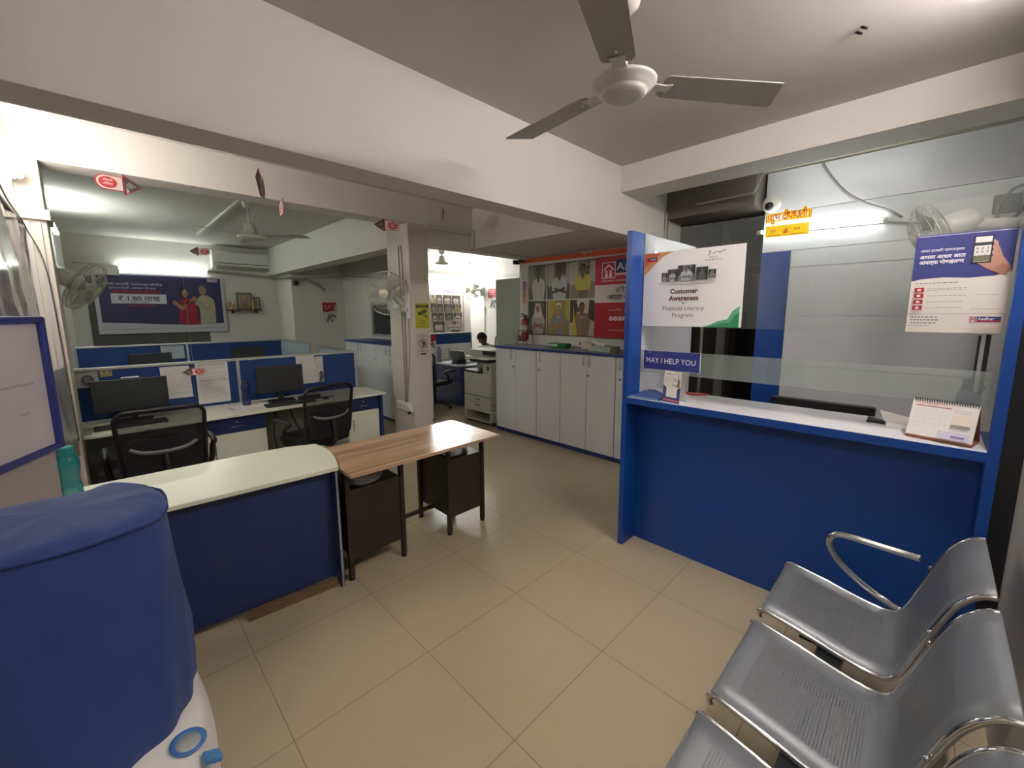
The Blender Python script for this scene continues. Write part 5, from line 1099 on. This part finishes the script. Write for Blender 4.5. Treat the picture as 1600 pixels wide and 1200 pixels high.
def redposter(fn, a, c_, z0, z1, P_, label):
    s = fn(P_, a, c_, z0, z1, base='c9c8c0')
    s.poly([(.0, .56), (.35, .52), (.6, .60), (.85, .56), (1, .62), (1, 1), (0, 1)], 'a82a3c'); s.text('होम लोन', .1, .80, .07, 'e6c5c5', .01, width=.5); s.text('ऑफर', .12, .70, .06, 'e6c5c5', .01, width=.4); s.poly([(.78, .5), (.88, .9), (.95, .9), (.98, .5)], 'c9a9a4')
    for (x, y) in ((.62, .38), (.78, .36), (.42, .36), (.55, .26), (.38, .24), (.3, .13), (.62, .12), (.86, .30)): s.rect(x-.07, y-.05, x+.07, y+.06, '3f4541'); s.ell(x, y, .035, .035, '8a8578')
    s.make('poster', label, 'poster')
redposter(sheetY, 3.075, 3.335, 1.46, 1.86, 8.397, 'small red and white poster on the wall left of the pillar')
redposter(sheetX, 6.97, 6.66, 1.735, 2.165, 6.067, 'small red and white poster in the far room beside the tall cupboard')
s = sheetY(8.397, 3.66, 3.79, 2.0, 2.19, base='b6bac0'); s.rect(.1, .72, .9, .95, '8a98ac'); s.rect(.35, .3, .5, .62, '3a4358'); s.rect(.6, .3, .75, .62, '3a4358'); s.rect(.0, 0, 1, .12, '2f3a55'); s.make('wall_calendar', 'small white and navy date calendar high on the wall left of the pillar fan', 'calendar')

# ============================================================ FAR ROOM
s = sheetY(7.597, 4.98, 5.79, 1.10, 2.20, base='b8b2ac')
s.rect(.0, .86, 1, 1, 'd9d6d8'); s.rect(.38, .90, .85, .975, 'c0889a'); s.text('Aadhar', .42, .91, .05, '7a4a78', .01, width=.4)
pr_ = random.Random(5)
gx = [(.0, .38), (.40, .97)]
for r_ in range(5):
    for (a, c_) in gx:
        n_ = 2 if r_ < 3 else 1
        for q in range(n_):
            x0 = a+(c_-a)*q/n_; x1 = a+(c_-a)*(q+1)/n_-.01; y1 = .85-r_*.17; y0 = y1-.16
            s.person(x0, max(0, y0), x1, y1, pr_.choice(['7b7266', '5d5a50', '9a9184', '6d5a4a']), pr_.choice(['b8b4a8', '8f8a7a', 'a59a6a', 'c4bfb4', '6d7f6a']), pr_.choice(['7a5c4a', '5c4438']), bg2=pr_.choice(['4a463e', 'a8a090']), arms=pr_.random() < .5)
s.rect(.975, 0, 1, .86, '9a4038')
s.make('banner', 'tall collage banner of many people beside the pillar in the far room', 'banner')
t = partition('cubicle_partition', 'blue low partition on the far desk behind the laptop', 4.25, 5.36, 6.72, 1.27, mull=(), bottom=1.05)
DESKT = mat('pale_grey_desktop', 'b5bcc4', .3)
t = thing('desk', 'far desk with pale grey rounded top and navy front where the man sits', 'desk', (4.8, 6.1, 0))
obj('top', MB().prism([(x, y, .728) for x, y in [(4.28, 6.68), (4.28, 5.70), (4.36, 5.62), (4.62, 5.58), (4.88, 5.70), (5.00, 5.85), (5.02, 6.1), (5.02, 6.68)]], (0, 0, .024)), DESKT, t, bevel=.003)
obj('front_panel', MB().box(4.33, 4.35, 5.72, 6.66, .03, .727), NAVY, t); obj('end_panel', MB().box(4.36, 4.9, 5.72, 5.74, .03, .727), NAVY, t)
s = sheetY(6.700, 4.26, 4.50, .97, 1.245, base='c4bcba'); s.poly([(0, .55), (.5, .45), (1, .6), (1, 1), (0, 1)], 'b02a3c'); s.text('होम', .2, .75, .12, 'e2c2c2', .01); s.ell(.3, .3, .14, .18, '6a5a54'); s.ell(.7, .28, .14, .18, '8a7a72'); s.make('poster', 'red and white leaflet at the left end of the far low partition', 'poster')
t = thing('laptop', 'open dark laptop on the far desk in front of the man', 'laptop', (4.62, 6.0, .752), math.radians(100))
obj('base', MB().box(-.17, .17, -.12, .12, 0, .018), DARKG, t, bevel=.003, local=True); obj('lid', MB().obox((0, .155, .12), X_, (0, .33, 1), (0, 1, -.33), .17, .115, .006), DARKG, t, local=True, bevel=.003)
t = thing('water_bottle', 'clear bottle standing at the left end of the far desk', 'bottle', (4.40, 6.45, .752)); obj('body', MB().lathe([(0, 0), (.04, .0), (.042, .02), (.042, .20), (.03, .26), (.015, .29)], (4.40, 6.45, .752), 18), LAV, t); obj('cap', MB().lathe([(.016, .29), (.017, .315), (0, .318)], (4.40, 6.45, .752), 12), WHITEP, t)
t = thing('telephone', 'dark desk telephone on the far desk left of the laptop', 'telephone', (4.40, 5.95, .752)); obj('base', MB().box(4.35, 4.46, 5.86, 6.02, .752, .785), BLACK, t, bevel=.006); obj('handset', MB().tube([(4.40, 5.85, .80), (4.40, 5.88, .815), (4.40, 6.0, .815), (4.40, 6.03, .80)], .014, 8), BLACK, t)
s = Sheet((4.56, 6.60, .76), (.16, .0, 0), (0, .05, .20), base='d8d2c8'); s.lines(.1, .85, .9, .1, 7, .02, '9a9690', 4); s.make('notice_sheet', 'white card propped against the far low partition', 'card')
s = Sheet((4.80, 6.62, .76), (.20, .0, 0), (0, .04, .22), base='c6cbb8'); s.lines(.1, .85, .9, .1, 7, .02, '8d9588', 6); s.make('notice_sheet', 'pale green card propped against the far low partition near the man', 'card')
tag(obj('paper_stack', MB().obox((4.43, 6.27, .757), (1, .3, 0), (-.3, 1, 0), Z_, .11, .08, .004), PAPER), 'white papers lying on the far desk left of the laptop', 'papers')
t = thing('pen_holder', 'dark pen holder with pens on the far desk near the man', 'pen holder', (4.93, 6.45, .752)); obj('cup', MB().lathe([(0, 0), (.035, 0), (.038, .1), (.033, .1), (.03, .01), (0, .01)], (4.93, 6.45, .752), 14), BLACK, t)
for i in range(4): obj('pen', MB().cyl((4.93+.01*i-.015, 6.45, .77), (4.93+.03*i-.05, 6.46, .90), .004, 6), [mat('pen_blue', '2c4a8a'), BLACK, mat('pen_red', '8a2c2c'), WHITEP][i], t)

# photocopier
t = thing('photocopier', 'beige photocopier standing at the left end of the cupboard row', 'photocopier', (4.13, 4.72, 0))
X0, X1, Y0, Y1 = 3.87, 4.40, 4.39, 5.04
obj('stand', MB().box(X0, X1, Y0, Y1, .185, .235).box(X0, X1, Y0, Y0+.06, .035, .185).box(X0, X1, Y1-.06, Y1, .035, .185).box(X0, X1, Y0, Y1, .035, .06).box(X1-.03, X1, Y0, Y1, .06, .185), BEIGEP, t, bevel=.004)
obj('caster_base', MB().box(X0+.04, X1-.04, Y0+.04, Y1-.04, 0, .035), BLACK, t)
for i, (z0, z1) in enumerate(((.24, .325), (.33, .415))):
    d = obj('paper_drawer', MB().box(X0-.004, X1-.02, Y0+.03, Y1-.01, z0, z1), BEIGEP, t, bevel=.004); obj('grip', MB().box(X0-.006, X0-.003, 4.66, 4.78, z0+.03, z0+.055), mat('grip_grey', '8e8c80', .5), d)
obj('body', MB().box(X0, X1, Y0+.02, Y1-.005, .42, .76), BEIGEP, t, bevel=.008)
obj('front_door', MB().box(X0-.008, X0, Y0+.04, Y1-.02, .43, .66), BEIGEP, t, bevel=.004)
obj('output_bay', MB().box(X0+.25, X1, Y0+.02, Y1-.01, .76, .93).box(X0, X0+.25, Y0+.02, Y0+.20, .76, .93), BEIGEP, t, bevel=.004)
obj('output_tray', MB().prism([(X0, Y0+.20, .765), (X0, Y1-.02, .765), (X0, Y1-.02, .80), (X0, Y0+.20, .775)], (.25, 0, 0)), BLACK, t)
obj('power_panel', MB().box(X0-.002, X0, Y0+.06, Y0+.10, .82, .88), BLACK, t)
obj('control_panel', MB().prism([(X0-.06, Y0+.01, .935), (X0-.06, Y0+.42, .935), (X0+.10, Y0+.42, .935), (X0+.10, Y0+.01, .935)], (0, 0, .045)), BLACK, t, bevel=.006)
obj('paper', MB().box(X0-.03, X0+.08, Y0+.08, Y0+.28, .982, .986), PAPER, t)
obj('scanner', MB().box(X0+.02, X1, Y0+.02, Y1-.01, .935, 1.0), BEIGEP, t, bevel=.006)
obj('feeder', MB().box(X0+.10, X1, Y0+.16, Y1-.01, 1.0, 1.10).box(X0+.12, X1-.02, Y0+.02, Y0+.16, 1.0, 1.05), BEIGEP, t, bevel=.012)
obj('feeder_slot', MB().box(X0+.085, X0+.10, Y0+.03, Y0+.30, 1.03, 1.09).box(X0+.10, X1-.05, Y0+.03, Y0+.16, 1.05, 1.09), BLACK, t)

# pipes in the far room
tag(obj('conduit', MB().box(6.045, 6.069, 4.9, 7.5, 2.40, 2.44).box(6.045, 6.069, 4.9, 7.55, 2.28, 2.31), CABLE), 'white cable ducts on the right-hand wall of the far room', 'cable duct')
tag(obj('conduit', MB().box(3.7, 6.04, 7.575, 7.599, 2.455, 2.475), CABLE), 'thin cable duct above the bright tube light in the far room', 'cable duct')
tag(obj('conduit', MB().tube([(6.05, 7.08, 2.05), (6.05, 7.08, .9)], .010, 6).box(6.035, 6.069, 7.05, 7.11, 1.68, 1.78), CABLE), 'white conduit with a small box running down under the far wall fan', 'conduit')
tag(obj('ceiling_duct', MB().box(3.22, 3.249, 3.95, 3.998, 2.40, 2.60).box(2.62, 3.22, 3.975, 3.998, 2.55, 2.60), CABLE), 'pale duct along the beam right of the pillar top', 'cable duct')
tag(obj('conduit', MB().tube(smoothpath([(-.22, 9.23, 2.20), (0, 9.235, 2.25), (.1, 9.23, 2.27)]), .008, 6).tube([(-.2, 9.235, 2.42), (.25, 9.235, 2.42)], .008, 6), CABLE), 'thin white wires at the left end of the back wall', 'wire')

# ============================================================ SEATED MAN
def man():
    t = thing('person', 'man in a white shirt bent over the far desk, writing, head bowed', 'person', (5.35, 6.15, 0))
    SK = mat('brown_skin', '6a4636', .55, var=.05, scale=30); HR = mat('black_hair', '141213', .7, var=.2, scale=60); SH = mat('white_shirt', 'd5d6ce', .8, var=.03)
    def skin_fig(name, verts, edges, rad, m, sub=2, root=0, parent=t):
        me = bpy.data.meshes.new(name); me.from_pydata([tuple(v) for v in verts], edges, []); me.materials.append(m)
        me.transform(WM[t.name].inverted())
        o = bpy.data.objects.new(name, me); C.objects.link(o); o.parent = parent; WM[o.name] = WM[t.name]
        sk = o.modifiers.new('skin', 'SKIN'); sk.use_smooth_shade = True
        for i, v in enumerate(me.skin_vertices[0].data):
            r_ = rad[i]; v.radius = (r_, r_) if not isinstance(r_, tuple) else r_
            v.use_root = (i == root)
        sb = o.modifiers.new('sub', 'SUBSURF'); sb.levels = sub; sb.render_levels = sub
        return o
    # world coords: faces -X toward the desk
    pel = (5.45, 6.15, .50)
    V = [pel, (5.42, 6.15, .66), (5.36, 6.15, .82), (5.29, 6.15, .97), (5.255, 6.15, 1.035), (5.225, 6.15, 1.09),   # spine to neck 0-5
         (5.30, 5.99, .985), (5.22, 5.93, .80), (5.02, 6.00, .785), (4.97, 6.02, .785),     # left(+cam) arm 6-9
         (5.30, 6.31, .985), (5.22, 6.38, .80), (5.03, 6.30, .785), (4.98, 6.28, .785),     # 10-13
         (5.40, 6.05, .49), (5.12, 6.03, .50), (5.12, 6.03, .12), (5.00, 6.03, .05),        # legs 14-17
         (5.40, 6.25, .49), (5.12, 6.27, .50), (5.12, 6.27, .12), (5.00, 6.27, .05)]
    E_ = [(0, 1), (1, 2), (2, 3), (3, 4), (4, 5), (3, 6), (6, 7), (7, 8), (8, 9), (3, 10), (10, 11), (11, 12), (12, 13), (0, 14), (14, 15), (15, 16), (16, 17), (0, 18), (18, 19), (19, 20), (20, 21)]
    Rr = [(.14, .12), (.14, .11), (.15, .11), (.13, .10), .06, .05, .065, .05, .038, .030, .065, .05, .038, .030, .09, .07, .05, .04, .09, .07, .05, .04]
    skin_fig('body', V, E_, Rr, SK)
    # shirt: slightly larger torso and upper arms
    Vs = V[:4]+[(5.265, 6.15, 1.02)]+V[6:9]+V[10:13]
    Es = [(0, 1), (1, 2), (2, 3), (3, 4), (3, 5), (5, 6), (6, 7), (3, 8), (8, 9), (9, 10)]
    skin_fig('shirt', Vs, Es, [(.155, .135), (.155, .125), (.165, .125), (.145, .115), .075, .078, .062, .046, .078, .062, .046], SH)
    Vt = [V[0], V[14], V[15], (5.12, 6.03, .10), V[18], V[19], (5.12, 6.27, .10)]
    skin_fig('trousers', Vt, [(0, 1), (1, 2), (2, 3), (0, 4), (4, 5), (5, 6)], [(.15, .13), .105, .085, .065, .105, .085, .065], mat('dark_trousers', '26272c', .8))
    # head, bowed toward the desk
    hc = Vector((5.185, 6.145, 1.165)); tilt = Matrix.Rotation(math.radians(-42), 3, 'Y')
    b = MB(); vs_ = []; nu, nv = 28, 20
    for j in range(nv+1):
        th = PI*j/nv
        for i in range(nu):
            ph = 2*PI*i/nu; x = math.sin(th)*math.cos(ph); y = math.sin(th)*math.sin(ph); z = math.cos(th)
            # face looks to -X; jaw narrows downwards
            wy = .078*(1-.25*max(0, -z)); wx = .098*(1-.12*max(0, -z)); p = Vector((x*wx, y*wy, z*.118))
            if x < -.5 and z < .2: p.x -= .006*max(0, 1-abs(z+.55)*3)      # chin and lips
            p.x -= .020*math.exp(-((z+.12)**2)/.020-(y**2)/.018)*(1 if x < 0 else 0)   # nose
            p.x += .010*math.exp(-((z-.10)**2)/.01-((abs(y)-.38)**2)/.02)*(1 if x < 0 else 0)  # eye sockets
            vs_.append(hc+tilt@p)
    b.add(vs_, [(j*nu+i, j*nu+(i+1) % nu, (j+1)*nu+(i+1) % nu, (j+1)*nu+i) for j in range(nv) for i in range(nu)], 0, True)
    for sgn in (-1, 1): b.lathe([(0, -.010), (.018, -.008), (.024, 0), (.016, .006), (.008, .002), (0, .003)], hc+tilt@Vector((.008, sgn*.080, -.008)), 12, axis=tilt@Vector((.2, sgn, 0)))
    hd = obj('head', b, SK, t)
    hb = MB()
    for sgn in (-1, 1):
        hb.lathe([(0, 0), (.009, .001), (.007, .005), (0, .007)], hc+tilt@Vector((-.082, sgn*.030, .012)), 10, axis=tilt@Vector((-1, 0, 0)))
    obj('eyes', hb, mat('eye_white', 'b9b2a6', .3), hd)
    obj('mouth', MB().tube([hc+tilt@Vector((-.093, y, -.062-.004*abs(y)*20)) for y in (-.022, -.01, 0, .01, .022)], .0035, 6), mat('lip_brown', '5c3029', .5), hd)
    hv = MB(); vs_ = []
    for j in range(12):
        th = .62*PI*j/11
        for i in range(nu):
            ph = 2*PI*i/nu; x = math.sin(th)*math.cos(ph); y = math.sin(th)*math.sin(ph); z = math.cos(th)
            cut = 1.0 if x > -.35 else max(0, 1-(-x-.35)*1.6)
            z2 = z if not (x < -.35 and z < .55) else .55+(z-.55)*.1
            r_ = 1.06 if (x > -.55 or z > .45) else .9
            vs_.append(hc+tilt@Vector((x*.100*r_, y*.080*r_, z2*.120*1.04+.004)))
    hv.add(vs_, [(j*nu+i, j*nu+(i+1) % nu, (j+1)*nu+(i+1) % nu, (j+1)*nu+i) for j in range(11) for i in range(nu)], 0, True)
    obj('hair', hv, HR, t)
    # hands: palm with four fingers and a thumb each, resting on the desk
    for (wx, wy, s_) in ((4.97, 6.02, 1), (4.98, 6.28, -1)):
        P0 = Vector((wx, wy, .785)); vv = [P0, P0+Vector((-.035, 0, -.006)), P0+Vector((-.075, 0, -.010))]; ee = [(0, 1), (1, 2)]; rr2 = [.026, .030, .028]
        skin_fig('hand', vv, ee, [(.026, .016), (.034, .015), (.034, .013)], SK, 2)
        for k, (L_, off) in enumerate(((.068, .030), (.078, .010), (.072, -.010), (.056, -.028))):
            q = P0+Vector((-.070, off, -.008)); skin_fig('finger', [q, q+Vector((-L_*.45, off*.1, .006)), q+Vector((-L_*.8, off*.15, -.006)), q+Vector((-L_, off*.15, -.018))], [(0, 1), (1, 2), (2, 3)], [.0095, .009, .0085, .0075], SK, 1)
        q = P0+Vector((-.025, s_*.028, -.006)); skin_fig('thumb', [q, q+Vector((-.025, s_*.018, -.004)), q+Vector((-.052, s_*.016, -.012))], [(0, 1), (1, 2)], [.012, .010, .009], SK, 1)
    obj('shoe', MB().prism([(4.86, 5.985, 0), (5.14, 5.985, 0), (5.14, 6.075, 0), (4.86, 6.075, 0)], (0, 0, .07)), BLACK, t, bevel=.02); obj('shoe', MB().prism([(4.86, 6.225, 0), (5.14, 6.225, 0), (5.14, 6.315, 0), (4.86, 6.315, 0)], (0, 0, .07)), BLACK, t, bevel=.02)
man()
# ceiling scars in the front room
t = thing('ceiling_hook', 'two dark cut wires poking from the front room ceiling near the large fan', 'wires', (2.48, .36, CZ-.03))
for x, y in ((2.47, .35), (2.50, .37)): obj('wire', MB().tube([(x, y, CZ-.001), (x-.01, y-.02, CZ-.02)], .006, 6), BLACK, t)
